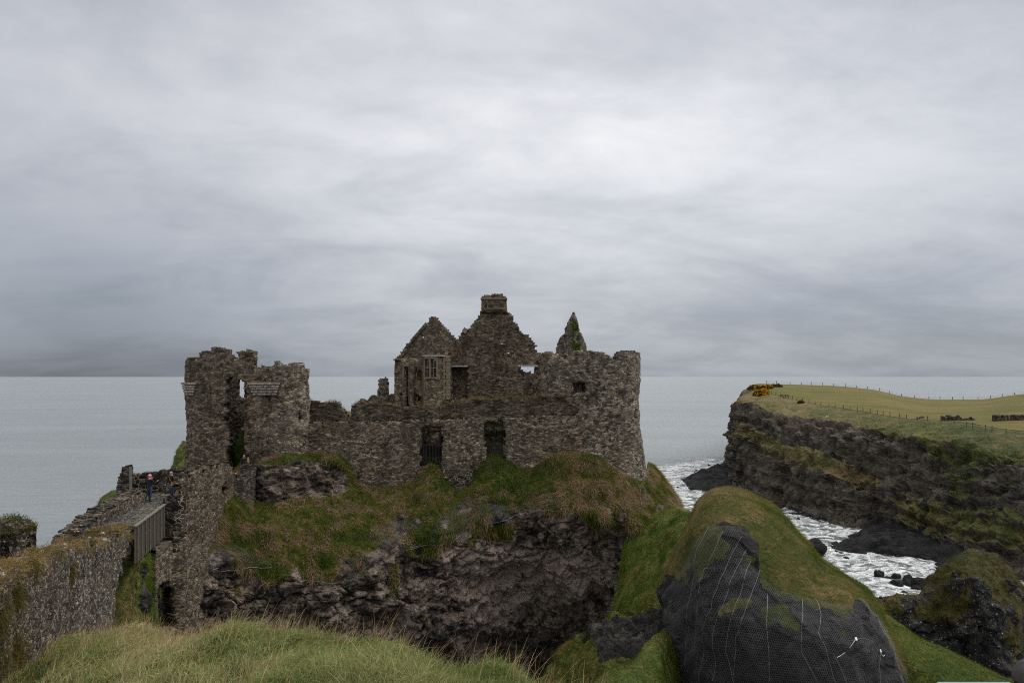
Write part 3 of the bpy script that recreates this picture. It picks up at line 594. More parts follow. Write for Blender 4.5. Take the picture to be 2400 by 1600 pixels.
# ---------------------------------------------------------------- castle crag
# curtain wall line and gatehouse / tower plan (metres)
CW0 = np.array([X(717, 66.3), 66.3]); CW1 = np.array([X(1330, 67.6), 67.6])
def cwY(u): return 66.3+(u-717)/(1330-717)*1.3
B0 = (0, 0)
def crag_station(u, base, *rest):
    """base=(u,v,Y) where turf meets the wall; behind it the courtyard and the far drop to the sea."""
    b = P(*base); back = []
    x = b[0]; yb = 101; dr = 9*min(max((u-1400)/140, 0), 1)
    back = [np.array([x*1.32, yb+9, SEA-4]), np.array([x*1.3, yb+2, -14.-dr]), np.array([x*1.22, yb-4, -4.2-dr]), np.array([x*1.06, b[1]+4, min(b[2]+1.5, -3.6-dr)]), np.array([b[0], b[1]+.9, b[2]+.1])]
    return back+[b]+[P(*r) for r in rest]
CR = [
 crag_station(415, (400, 1290, 57.5), (400, 1295, 57.2), (398, 1305, 57), (400, 1340, 56.6), (402, 1380, 56.4), (405, 1430, 56.2), (405, 1490, 56), (405, 1720, 55)),
 crag_station(440, (452, 1258, 55.6), (451, 1264, 55.3), (449, 1272, 55.1), (446, 1300, 54.3), (442, 1335, 53.7), (438, 1400, 53), (434, 1480, 52.6), (434, 1720, 51.5)),
 crag_station(500, (528, 1190, 58.2), (524, 1196, 57.7), (520, 1204, 57.2), (505, 1250, 56), (496, 1305, 54.8), (488, 1390, 54), (484, 1490, 53.4), (480, 1730, 52.5)),
 crag_station(560, (560, 1140, 61.5), (558, 1146, 61), (556, 1155, 60.5), (545, 1230, 58), (540, 1318, 56.2), (536, 1395, 55.4), (534, 1490, 55), (532, 1740, 54)),
 crag_station(600, (602, 1092, 64.0), (594, 1106, 62.9), (590, 1166, 62.2), (585, 1245, 58.8), (580, 1345, 56.6), (576, 1400, 55.9), (575, 1500, 55.4), (574, 1740, 54.5)),
 crag_station(665, (668, 1062, 64.4), (662, 1088, 63.0), (655, 1172, 62.0), (650, 1245, 59.2), (645, 1370, 56.8), (640, 1420, 56.3), (640, 1500, 56), (640, 1750, 55.5)),
 crag_station(730, (730, 1058, 66.2), (728, 1082, 64.6), (720, 1168, 62.9), (712, 1240, 60), (708, 1350, 57.6), (705, 1405, 57.2), (704, 1490, 57), (704, 1750, 57)),
 crag_station(790, (790, 1060, 66.4), (788, 1086, 65), (782, 1160, 63.4), (775, 1235, 60.8), (770, 1365, 58), (768, 1420, 57.6), (768, 1500, 57.4), (768, 1760, 57.5)),
 crag_station(835, (836, 1126, 66.4), (834, 1134, 65.9), (832, 1150, 65), (826, 1240, 61.6), (818, 1365, 58.6), (815, 1425, 58.2), (815, 1500, 58), (815, 1760, 58)),
 crag_station(890, (890, 1144, 66.5), (888, 1150, 66), (886, 1164, 65.2), (880, 1230, 62.2), (868, 1335, 59.4), (865, 1410, 59), (866, 1500, 59), (866, 1760, 59)),
 crag_station(960, (960, 1128, 66.7), (958, 1136, 66.2), (956, 1150, 65.4), (950, 1215, 62.8), (932, 1305, 60.5), (928, 1400, 60.4), (930, 1500, 60.6), (930, 1770, 61)),
 crag_station(1012, (1012, 1084, 67.3), (1012, 1094, 66.4), (1011, 1130, 65.1), (1005, 1198, 63), (1000, 1272, 61.5), (1000, 1390, 61.6), (1000, 1500, 62), (1000, 1770, 63)),
 crag_station(1073, (1073, 1138, 66.6), (1073, 1144, 66.1), (1073, 1156, 65.4), (1070, 1202, 63.6), (1068, 1256, 62.3), (1070, 1380, 62.6), (1070, 1500, 63.4), (1070, 1780, 65)),
 crag_station(1160, (1160, 1068, 67.6), (1160, 1077, 66.7), (1160, 1110, 65.6), (1160, 1165, 64.3), (1160, 1214, 63.3), (1170, 1340, 64.2), (1170, 1480, 66), (1170, 1780, 68)),
 crag_station(1237, (1237, 1096, 67.4), (1237, 1103, 66.9), (1237, 1118, 66.1), (1237, 1160, 65), (1240, 1204, 64.2), (1250, 1340, 65.2), (1252, 1490, 68), (1252, 1780, 70)),
 crag_station(1320, (1320, 1058, 67.2), (1322, 1068, 66.4), (1325, 1108, 65.3), (1328, 1160, 64.2), (1332, 1216, 63.3), (1340, 1345, 65), (1340, 1480, 69), (1340, 1780, 71)),
 crag_station(1400, (1402, 1068, 66.9), (1402, 1078, 66.2), (1402, 1112, 65.2), (1402, 1165, 64.2), (1404, 1216, 63.4), (1400, 1340, 65), (1390, 1465, 68), (1390, 1780, 70)),
 crag_station(1450, (1452, 1104, 66.6), (1452, 1112, 66.2), (1452, 1128, 65.5), (1452, 1168, 64.6), (1456, 1222, 63.5), (1446, 1330, 64.6), (1425, 1440, 66.5), (1425, 1780, 68)),
 crag_station(1505, (1508, 1126, 68), (1508, 1134, 67.5), (1506, 1150, 66.9), (1500, 1190, 65.2), (1495, 1250, 63.2), (1476, 1335, 63.6), (1448, 1440, 65), (1448, 1780, 67)),
 crag_station(1540, (1523, 1088, 73.4), (1532, 1106, 72.6), (1541, 1130, 71.4), (1545, 1180, 68.2), (1540, 1250, 64.5), (1520, 1340, 64), (1490, 1440, 65), (1490, 1780, 67)),
 crag_station(1572, (1530, 1092, 79), (1554, 1128, 77), (1574, 1160, 74.5), (1596, 1196, 71.5), (1600, 1240, 68), (1590, 1330, 67), (1570, 1440, 67), (1570, 1780, 68)),
 crag_station(1600, (1532, 1096, 86), (1557, 1132, 85), (1578, 1165, 83), (1600, 1215, 81), (1612, 1290, 80), (1615, 1400, 79), (1615, 1500, 78), (1615, 1790, 76)),
]
g0, cs_, ck = loft(CR, 600, [5, 6, 12, 14, 8, 14, 44, 60, 72, 84, 64, 18])
N = gnorm(g0); p = g0.reshape(-1, 3); shp = g0.shape[:2]; K = np.broadcast_to(ck, shp); Sx = np.broadcast_to(cs_[:, None], shp)
UU = (1200+p[:, 0]/p[:, 1]*F).reshape(shp); VV = (HZ-p[:, 2]/p[:, 1]*F).reshape(shp)
big = fbm(p*.16, 4, 3).reshape(shp); med = fbm(p*.55, 4, 8).reshape(shp); sm = fbm(p*1.7, 3, 12).reshape(shp)
f1_, f2_, c1 = vor(p*np.array([.55, .55, .75])+.35*np.stack([med.ravel()]*3, 1), 4); f1b, f2b, c2 = vor(p*np.array([1.5, 1.5, 1.9])+.25*np.stack([sm.ravel()]*3, 1), 8)
c1 = c1.reshape(shp); c2 = c2.reshape(shp)
# where the turf ends: control 8 is the nominal foot of the turf slope
edge = 9.0+.62*fbm(np.stack([UU.ravel()*.012, VV.ravel()*.004, np.zeros(p.shape[0])], 1), 4, 77).reshape(shp)+.12*med
turf_ = 1-sstep(edge-.16, edge+.16, K)
knob = sstep(5.75, 6.0, K)*(1-sstep(6.9, 7.15, K))*sstep(575, 592, UU)*(1-sstep(800, 832, UU))          # rock knob under the turret
turf_ = turf_*(1-knob*(.93-.35*sstep(.1, .5, big)))
spots = sstep(.34, .52, fbm(p*.8+40, 3, 55).reshape(shp))*sstep(7.2, 8, K)*sstep(820, 1000, UU)
turf_ = turf_*(1-.9*spots)
hang = sstep(.12, .42, fbm(np.stack([p[:, 0]*.45, p[:, 1]*.45, p[:, 2]*.14], 1), 3, 66).reshape(shp))*sstep(8.8, 9.2, K)*(1-sstep(9.7, 10.3, K))*(1-.75*sstep(820, 1000, UU))
hangr = sstep(.2, .5, big)*sstep(1250, 1400, UU)*sstep(9, 9.3, K)*(1-sstep(9.8, 10.4, K))*.6
grass = np.clip(turf_+hang*.95+hangr, 0, 1)
soil = 1.0*np.exp(-(((UU-1260)/210)**2+((VV-1345)/75)**2))+.55*np.exp(-(((UU-1180)/150)**2+((VV-1450)/70)**2))+.5*np.exp(-(((UU-1090)/90)**2+((VV-1300)/40)**2))
rocky = sstep(5.6, 6, K)*(1-np.clip(grass, 0, 1))
cr1 = np.exp(-(f2_.reshape(shp)-f1_.reshape(shp))/.10); cr2 = np.exp(-(f2b.reshape(shp)-f1b.reshape(shp))/.12)
rocky2 = np.maximum(sstep(8.5, 9.7, K+.4*med), knob*(1-.6*np.clip(grass, 0, 1)))
d = rocky2*(-.42*cr1-.17*cr2+1.05*big+.9*med+.62*(c1-.45)+.26*(c2-.5)+.14*sm)+sstep(5.2, 6.2, K)*(1-rocky2)*(.32*fbm(p*.5, 3, 90).reshape(shp)+.10*sm)
cave = np.exp(-(((UU-1330)/130)**2+((VV-1590)/62)**2))
d = d-5.0*cave
g = g0+N*d[..., None]; CG = g
dry = .5+.55*fbm(p*.42, 3, 44).reshape(shp)+.12*sstep(1150, 1300, UU)
tag(gmesh('cliff', g, M['crag'], attrs={'grass': grass, 'soil': soil, 'dry': dry}), 'dark rock crag under the castle with a steep grassy upper slope', 'cliff', kind='structure')
GR = [(.040, .070, .011), (.066, .108, .017), (.098, .124, .026), (.098, .10, .036), (.150, .128, .078), (.205, .168, .122)]
wgt = np.where((K > 5.0) & (K < 10.6), grass, 0)*(grass > .45)
n = 150000
pos, nr, ii, jj = gsample(g, wgt, n)
dn = nr*.55+np.array([0, 0, .35])+rng.normal(size=(n, 3))*.3; dn /= np.linalg.norm(dn, axis=1)[:, None]
cl_ = 1.25*fbm(pos*np.array([1.5, 1.5, .8]), 2, 15)+.35*fbm(pos*.3, 2, 3)
dr = nr*.25+np.array([0, 0, -.85])+rng.normal(size=(n, 3))*.2+np.stack([.35*fbm(pos*.8, 2, 5), np.zeros(n), np.zeros(n)], 1)
sel = np.clip(.46+.75*cl_+.22*(dry[ii, jj]-.5)+rng.normal(size=n)*.08, 0, 1)
tag(blades('grass', pos-nr*.04, dn, rng.uniform(.18, .5, n)*(.75+.5*sel), rng.uniform(.02, .045, n), dr, palette(n, GR, sel), M['blade']), 'tussocky green and straw brown grass hanging over the castle crag', 'grass', kind='stuff')

# ---------------------------------------------------------------- other land forms
def land(name, stations, nu, segn, mat, label, cat, amp=(.3, .15), seed=0, gfun=None, kind='structure', ragged=0., smooth=False):
    g0, s_, k_ = loft(stations, nu, segn); N = gnorm(g0); p = g0.reshape(-1, 3); shp = g0.shape[:2]
    K = np.broadcast_to(k_, shp); S = np.broadcast_to(s_[:, None], shp)
    med = fbm(p*.45, 4, seed+1).reshape(shp); sm = fbm(p*1.5, 3, seed+2).reshape(shp)
    gr = gfun(p, K, S, med, sm) if gfun else np.ones(shp)
    _, _, c1 = vor(p*np.array([.7, .7, .9]), seed+4); _, _, c2 = vor(p*np.array([1.7, 1.7, 2.2]), seed+5)
    rk = 1-np.clip(gr, 0, 1)
    d = amp[0]*med+amp[1]*sm+rk*ragged*(.7*(c1.reshape(shp)-.5)+.3*(c2.reshape(shp)-.5)+.4*med)
    g = g0+N*d[..., None]
    o = gmesh(name, g, M[mat], attrs={'grass': gr, 'soil': np.zeros(shp), 'dry': .5+.5*fbm(p*.35, 3, seed+9).reshape(shp)}, smooth=smooth)
    if kind: tag(o, label, cat, kind=kind)
    return o, g, gr, K, S
def grow(g, w, n, L, wd, cols, label, seed=0, up=.5, down=.6, base=.45, freq=1., parent=None, spread=.3, wind=(0, 0, 0), jit=.18, seg=2):
    pos, nr, ii, jj = gsample(g, w, n)
    dn = nr*.5+np.array([0, 0, up])+rng.normal(size=(n, 3))*spread; dn /= np.linalg.norm(dn, axis=1)[:, None]
    cl_ = fbm(pos*freq, 3, seed+15)+.4*fbm(pos*freq*.25, 2, seed+3)
    dr = nr*.2+np.array([0, 0, -down])+np.array(wind)+rng.normal(size=(n, 3))*.2+np.stack([.3*fbm(pos*.8, 2, 5+seed), np.zeros(n), np.zeros(n)], 1)
    sel = np.clip(base+.6*cl_+rng.normal(size=n)*.08, 0, 1)
    o = blades('grass', pos-nr*.03, dn, rng.uniform(L[0], L[1], n)*(.75+.5*sel), rng.uniform(.6, 1.3, n)*wd, dr, palette(n, cols, sel, jit), M['blade'], parent, seg)
    if label: tag(o, label, 'grass', kind='stuff')
    return o

# saddle of turf joining the crag to the near ground
SD = [
 st((1480, 1250, 78), (1470, 1200, 70), (1478, 1225, 66.5), (1462, 1290, 63), (1448, 1350, 60.5), (1434, 1424, 58), (1440, 1470, 58.5), (1445, 1600, 59)),
 st((1560, 1260, 80), (1535, 1188, 70), (1530, 1205, 66), (1505, 1280, 60.5), (1480, 1350, 57), (1460, 1432, 54), (1468, 1480, 54.5), (1470, 1620, 55)),
 st((1625, 1290, 78), (1590, 1192, 66), (1580, 1212, 62), (1545, 1290, 56.5), (1522, 1360, 53), (1505, 1442, 50.5), (1512, 1490, 51), (1515, 1640, 51)),
 st((1680, 1320, 70), (1622, 1202, 60), (1612, 1222, 57), (1590, 1290, 53), (1572, 1370, 50), (1556, 1450, 48), (1560, 1500, 48.5), (1560, 1660, 48)),
 st((1720, 1330, 66), (1660, 1210, 56), (1650, 1235, 53.5), (1640, 1310, 50), (1630, 1390, 47.5), (1620, 1470, 46), (1622, 1520, 46), (1620, 1680, 45)),
]
SAD, sg, sgr, sK, sS = land('hillside', SD, 110, [8, 8, 26, 26, 30, 14, 10], 'turfy', 'bright green grassy saddle between the castle crag and the netted mound', 'hillside', (.28, .10), 20,
    lambda p, K, S, m, s: 1-sstep(4.85, 5.2, K+.3*m), ragged=1.)
G2 = [(.026, .052, .008), (.044, .080, .012), (.064, .102, .018), (.092, .118, .028), (.135, .125, .055), (.17, .14, .085)]
grow(sg, np.where((sK > 1) & (sK < 5.2), sgr, 0), 36000, (.15, .35), .025, G2, 'short green grass on the saddle beside the netted mound', 21, .3, .8, .33, .9)

# dark rock wall and green banks low in the gully
BK = [
 st((1225, 1720, 46), (1262, 1610, 44), (1270, 1600, 43), (1275, 1630, 41), (1280, 1700, 39)),
 st((1330, 1640, 50), (1300, 1556, 45), (1310, 1562, 43.5), (1325, 1610, 41), (1335, 1700, 38)),
 st((1380, 1600, 50), (1342, 1498, 45), (1352, 1508, 43.5), (1372, 1570, 40.5), (1385, 1700, 37)),
 st((1430, 1560, 50), (1395, 1470, 46), (1402, 1482, 44), (1420, 1545, 40), (1430, 1700, 36.5)),
 st((1480, 1530, 50), (1436, 1440, 48), (1445, 1452, 46), (1468, 1525, 40.5), (1478, 1700, 36)),
 st((1540, 1500, 50), (1490, 1446, 48), (1500, 1458, 46), (1520, 1510, 41), (1530, 1700, 36)),
 st((1600, 1500, 48), (1560, 1445, 46), (1562, 1460, 44.5), (1575, 1500, 41), (1590, 1700, 36)),
]
BNK, bg_, bgr, bK, bS = land('grass_bank', BK, 100, [8, 10, 40, 30], 'turfy', 'mossy green bank with a dark rock edge at the bottom of the gully', 'bank', (.35, .14), 30,
    lambda p, K, S, m, s: np.clip(1-sstep(2.0, 3.4, S+.9*m)*sstep(1.6, 1.9, K)*(1-sstep(2.95, 3.2, K))*1.2, 0, 1), ragged=1.2)
grow(bg_, np.where(bK > .8, bgr, 0), 26000, (.1, .28), .02, [(.016, .028, .005), (.026, .043, .008), (.04, .056, .011), (.06, .064, .016), (.09, .075, .03)], 'dark mossy grass on the gully bank', 31, .25, .7, .4, 1.)
B2 = [
 st((1380, 1720, 36), (1376, 1604, 33.5), (1380, 1612, 32.5), (1390, 1660, 31), (1400, 1760, 29)),
 st((1470, 1690, 36), (1452, 1562, 33.8), (1458, 1572, 32.8), (1475, 1640, 30.5), (1480, 1770, 28)),
 st((1540, 1660, 39), (1512, 1512, 36.5), (1520, 1524, 35.4), (1530, 1610, 32), (1535, 1770, 29)),
 st((1590, 1640, 43), (1562, 1476, 40.5), (1568, 1490, 39.4), (1575, 1590, 36.5), (1580, 1780, 33)),
 st((1650, 1640, 47), (1625, 1455, 45), (1628, 1470, 44), (1630, 1590, 41), (1630, 1780, 38)),
]
BN2, b2g, b2r, b2K, b2S = land('grass_bank', B2, 70, [8, 8, 30, 24], 'turfy', 'smooth deep green bank in front of the gully left of the netted mound', 'bank', (.2, .06), 40)
grow(b2g, np.where(b2K > .8, 1., 0), 30000, (.08, .22), .014, [(.012, .025, .004), (.02, .038, .006), (.03, .05, .009), (.048, .058, .015)], 'fine dark green grass on the bank left of the netted mound', 41, .3, .7, .42, .8)

# grassy slope low on the right, in front of the lichened outcrop
RS = [
 st((2030, 1500, 46), (2030, 1420, 42), (2030, 1440, 40.5), (2060, 1560, 37.5), (2070, 1760, 35)),
 st((2090, 1540, 45), (2084, 1450, 41.5), (2086, 1466, 40), (2110, 1590, 36.6), (2120, 1780, 34)),
 st((2180, 1580, 43), (2170, 1504, 39.5), (2170, 1518, 38.2), (2180, 1640, 34), (2190, 1800, 31)),
 st((2270, 1620, 41), (2250, 1541, 37.5), (2250, 1554, 36.4), (2255, 1660, 31.5), (2260, 1800, 28)),
 st((2370, 1660, 37), (2350, 1584, 35), (2350, 1596, 33.8), (2350, 1690, 29), (2350, 1800, 25.5)),
 st((2520, 1710, 36), (2500, 1640, 34), (2500, 1652, 33), (2500, 1740, 28.5), (2500, 1850, 25)),
]
RSL, rg, rr_, rK, rS = land('grass_slope', RS, 110, [8, 8, 34, 24], 'turfy', 'bright green grass slope between the netted mound and the lichened outcrop', 'slope', (.16, .08), 50)
grow(rg, np.where(rK > .8, 1., 0), 52000, (.08, .24), .014, [(.026, .052, .008), (.045, .082, .013), (.066, .10, .02), (.095, .115, .032), (.15, .13, .065)], 'bright green grass on the slope right of the netted mound', 51, .35, .6, .46, 1.2)

# lichened outcrop on the right
OC = [
 st((2040, 1470, 53), (2036, 1420, 49.5), (2042, 1440, 48.5), (2050, 1500, 48), (2060, 1640, 47.5)),
 st((2085, 1470, 53), (2076, 1410, 49), (2080, 1424, 48), (2090, 1500, 47.5), (2095, 1660, 47)),
 st((2130, 1460, 53), (2120, 1405, 49), (2122, 1425, 47.8), (2130, 1510, 47.3), (2135, 1680, 47)),
 st((2170, 1450, 54), (2158, 1402, 49), (2160, 1430, 47.4), (2165, 1520, 46.8), (2170, 1700, 46.5)),
 st((2210, 1420, 55), (2196, 1362, 49.5), (2200, 1405, 47.2), (2205, 1520, 46.4), (2210, 1710, 46)),
 st((2240, 1390, 55), (2226, 1314, 49.5), (2232, 1370, 46.8), (2235, 1510, 45.8), (2240, 1720, 45.4)),
 st((2280, 1380, 55), (2270, 1297, 49.5), (2272, 1360, 46.2), (2275, 1510, 45.2), (2280, 1730, 44.8)),
 st((2330, 1390, 55), (2318, 1297, 49.5), (2318, 1370, 46), (2320, 1520, 45), (2325, 1740, 44.6)),
 st((2370, 1420, 55), (2356, 1328, 49.2), (2358, 1400, 46.2), (2362, 1530, 45.2), (2365, 1750, 44.8)),
 st((2420, 1450, 55), (2394, 1372, 49), (2398, 1430, 46.8), (2405, 1550, 45.8), (2410, 1760, 45.4)),
 st((2490, 1520, 55), (2450, 1440, 49.5), (2455, 1490, 48), (2460, 1600, 47), (2465, 1780, 46)),
]
OCR, og, ogr, oK, oS = land('rock_outcrop', OC, 170, [14, 34, 66, 40], 'outcrop', '', '', (.3, .16), 60,
    lambda p, K, S, m, s: np.clip(1.0-sstep(1.7, 2.7, K+.9*m+.25*s)+.5*sstep(.15, .5, s)-.5*sstep(.15, .5, m), 0, 1), kind=None, ragged=.9)
tag(OCR, 'dark mossy rock outcrop speckled with white lichen at the right edge', 'rock')
grow(og, np.where((oK > .5) & (oK < 3.1), ogr, 0)*(ogr > .5), 14000, (.08, .25), .02, [(.022, .032, .008), (.038, .047, .012), (.06, .058, .019), (.09, .076, .036)], '', 61, .35, .7, .45, 1.1, parent=OCR).name = 'turf'

# grassy ledge and rock under the near end of the bridge
LG = [
 st((250, 1340, 50), (262, 1335, 45.5), (266, 1345, 44.2), (262, 1400, 42.8), (258, 1460, 42), (255, 1600, 41)),
 st((300, 1320, 50), (302, 1302, 45.8), (304, 1312, 44.4), (296, 1380, 42.6), (285, 1450, 41.8), (282, 1600, 41)),
 st((340, 1310, 50), (330, 1293, 46.2), (332, 1304, 44.6), (322, 1385, 42.6), (315, 1455, 41.9), (312, 1600, 41.2)),
 st((368, 1320, 50), (350, 1300, 46.6), (350, 1316, 45), (338, 1375, 43.6), (330, 1440, 42.4), (328, 1600, 41.6)),
 st((366, 1360, 50), (352, 1322, 47.4), (353, 1334, 46.6), (350, 1388, 45.4), (352, 1440, 44.2), (350, 1600, 42.6)),
 st((378, 1420, 50), (358, 1392, 48.4), (360, 1402, 47.8), (366, 1440, 46.4), (370, 1470, 45.6), (372, 1620, 44)),
]
LED, lg, lgr, lK, lS = land('grass_ledge', LG, 70, [6, 8, 30, 24, 14], 'turfy', 'steep green ledge with dark rock below the near end of the bridge', 'ledge', (.25, .1), 70,
    lambda p, K, S, m, s: np.clip(1-np.exp(-((S-3.3-.35*m)/.33)**2)*1.3*sstep(1.9, 2.3, K)-sstep(4.4, 5, K), 0, 1), ragged=.9)
grow(lg, np.where((lK > .6) & (lK < 4.6), lgr, 0)*(lgr > .45), 16000, (.1, .3), .018, G2, 'green grass on the ledge under the bridge', 71, .3, .8, .36, 1.1)

# slopes falling to the sea left of the gatehouse
LS = [
 st((130, 1420, 66), (156, 1255, 58), (164, 1262, 55), (170, 1330, 52), (175, 1480, 49)),
 st((190, 1400, 70), (178, 1228, 59), (190, 1240, 55.5), (200, 1320, 52), (205, 1480, 49)),
 st((240, 1380, 72), (222, 1190, 60), (232, 1206, 56), (240, 1300, 53), (245, 1480, 50)),
 st((300, 1360, 76), (262, 1158, 61), (274, 1172, 57), (285, 1270, 54), (290, 1460, 51)),
 st((370, 1340, 80), (330, 1146, 65), (340, 1156, 62), (345, 1230, 58), (350, 1440, 55)),
 st((410, 1330, 84), (396, 1112, 73), (402, 1120, 70), (405, 1180, 66), (410, 1420, 60)),
 st((440, 1320, 88), (416, 1066, 76), (422, 1078, 73), (425, 1150, 68), (430, 1400, 62)),
 st((480, 1300, 92), (436, 1034, 78), (445, 1046, 75), (450, 1130, 71), (455, 1380, 66)),
]
LSL, ls, lsr, lsK, lsS = land('hillside', LS, 90, [14, 10, 24, 18], 'turfy', 'steep olive green slope dropping to the sea behind the bridge', 'hillside', (.35, .14), 80)
grow(ls, np.where(lsK > .5, 1., 0), 22000, (.15, .35), .028, [(.03, .044, .009), (.05, .064, .014), (.075, .08, .024), (.11, .095, .042)], 'olive grass on the seaward slope behind the bridge', 81, .3, .8, .45, .8)

# foreground bank
FB = [
 st((-700, 3400, 1.2), (-500, 2300, 8), (-500, 1760, 17), (-300, 1660, 24), (-280, 1720, 30), (-260, 2100, 32)),
 st((-300, 3400, 1.2), (-100, 2300, 8), (-30, 1760, 16), (55, 1602, 23.6), (60, 1640, 29), (70, 2000, 32)),
 st((60, 3400, 1.2), (120, 2300, 8), (140, 1720, 15), (160, 1515, 23.5), (170, 1560, 29), (180, 1950, 32)),
 st((240, 3400, 1.2), (280, 2300, 7), (285, 1680, 13.6), (280, 1500, 22.5), (285, 1560, 28), (290, 1900, 31)),
 st((440, 3400, 1.2), (440, 2300, 6.5), (430, 1660, 12.4), (420, 1500, 20), (420, 1570, 26), (425, 1900, 29)),
 st((600, 3400, 1.2), (600, 2300, 6), (600, 1650, 11.4), (610, 1487, 17.8), (615, 1560, 22.5), (615, 1900, 25)),
 st((760, 3400, 1.2), (760, 2300, 5.6), (765, 1660, 10.4), (772, 1522, 15.6), (780, 1620, 20), (780, 2000, 22)),
 st((900, 3400, 1.2), (900, 2300, 5.3), (900, 1680, 9.5), (912, 1556, 13.8), (915, 1680, 17), (915, 2100, 19)),
 st((1030, 3400, 1.2), (1030, 2300, 5), (1030, 1700, 8.8), (1040, 1592, 12.2), (1040, 1730, 15), (1040, 2200, 17)),
 st((1170, 3400, 1.2), (1170, 2300, 4.9), (1170, 1690, 8.5), (1172, 1566, 11.8), (1172, 1720, 14.5), (1172, 2250, 16.5)),
 st((1300, 3400, 1.2), (1300, 2320, 4.9), (1300, 1720, 8.3), (1300, 1614, 11.2), (1300, 1780, 14), (1300, 2300, 16)),
 st((1420, 3400, 1.2), (1420, 2340, 4.9), (1420, 1780, 8), (1420, 1690, 10.5), (1420, 1900, 13), (1420, 2400, 15)),
 st((1700, 3400, 1.2), (1700, 2400, 4.8), (1700, 1900, 7.6), (1700, 1850, 9.5), (1700, 2050, 12), (1700, 2600, 14)),
 st((2300, 3400, 1.2), (2300, 2440, 4.7), (2320, 2120, 7), (2320, 2120, 8.5), (2320, 2350, 11), (2320, 2800, 13)),
 st((3400, 3400, 1.2), (3400, 2440, 4.7), (3400, 2120, 7), (3400, 2120, 8.5), (3400, 2350, 11), (3400, 2800, 13)),
]
FBK, fg_, fgr, fK, fS = land('grass_bank', FB, 170, [10, 22, 60, 22, 10], 'earth', 'near grassy bank along the bottom of the picture', 'bank', (.34, .10), 90, smooth=True)
vis = np.where((fK > 1.7) & (fK < 3.75), 1., 0)*(fS < 11.6)
FC = [(.066, .100, .036), (.115, .160, .062), (.172, .218, .098), (.228, .262, .136), (.29, .285, .19), (.37, .335, .25)]
def tuss(p): return fbm(p*np.array([.55, .55, .2]), 3, 5)
pos, nr, ii, jj = gsample(fg_, vis*np.clip(16/np.maximum(fg_[..., 1], 4), .6, 2.2)**2, 150000)
n = len(pos); tu = tuss(pos); Uq = 1200+pos[:, 0]/pos[:, 1]*F
strawz = .02+np.clip(sstep(560, 380, Uq)*sstep(230, 290, Uq)*.33+.20*fbm(pos*.5, 2, 60)+.2*tu, -.4, .6)
lean = np.stack([.35+.5*fbm(pos*.35, 2, 70), .15*fbm(pos*.35, 2, 71), np.zeros(n)], 1)
dn = nr*.3+np.array([0, 0, .9])+rng.normal(size=(n, 3))*.28+lean*.35; dn /= np.linalg.norm(dn, axis=1)[:, None]
sel = np.clip(.36+strawz+rng.normal(size=n)*.12, 0, 1)
ln = rng.uniform(.16, .42, n)*(.8+.5*np.clip(tu, -.6, 1))
tag(blades('grass', pos-nr*.05, dn, ln, rng.uniform(.006, .013, n)*np.clip(pos[:, 1]/12, .8, 1.7), lean*.5+np.array([0, 0, -.38])+rng.normal(size=(n, 3))*.18, palette(n, FC, sel, .25), M['blade'], None, 3), 'long green and straw coloured grass on the near bank', 'grass', kind='stuff')
pos, nr, ii, jj = gsample(fg_, vis*np.clip(1.2*np.exp(-((fK-3)/.35)**2)+.25+.8*(fS < 5), 0, 2), 5200)
n = len(pos); dn = np.array([.1, 0, 1])+rng.normal(size=(n, 3))*.2; dn /= np.linalg.norm(dn, axis=1)[:, None]
tag(blades('grass', pos-nr*.03, dn, rng.uniform(.35, .8, n), rng.uniform(.006, .010, n), np.array([.18, 0, -.16])+rng.normal(size=(n, 3))*.14, palette(n, [(.22, .17, .10), (.33, .27, .17), (.42, .35, .23)], rng.random(n), .2), M['blade'], None, 4), 'tall dry seed stems standing above the near grass bank', 'grass stems', kind='stuff')
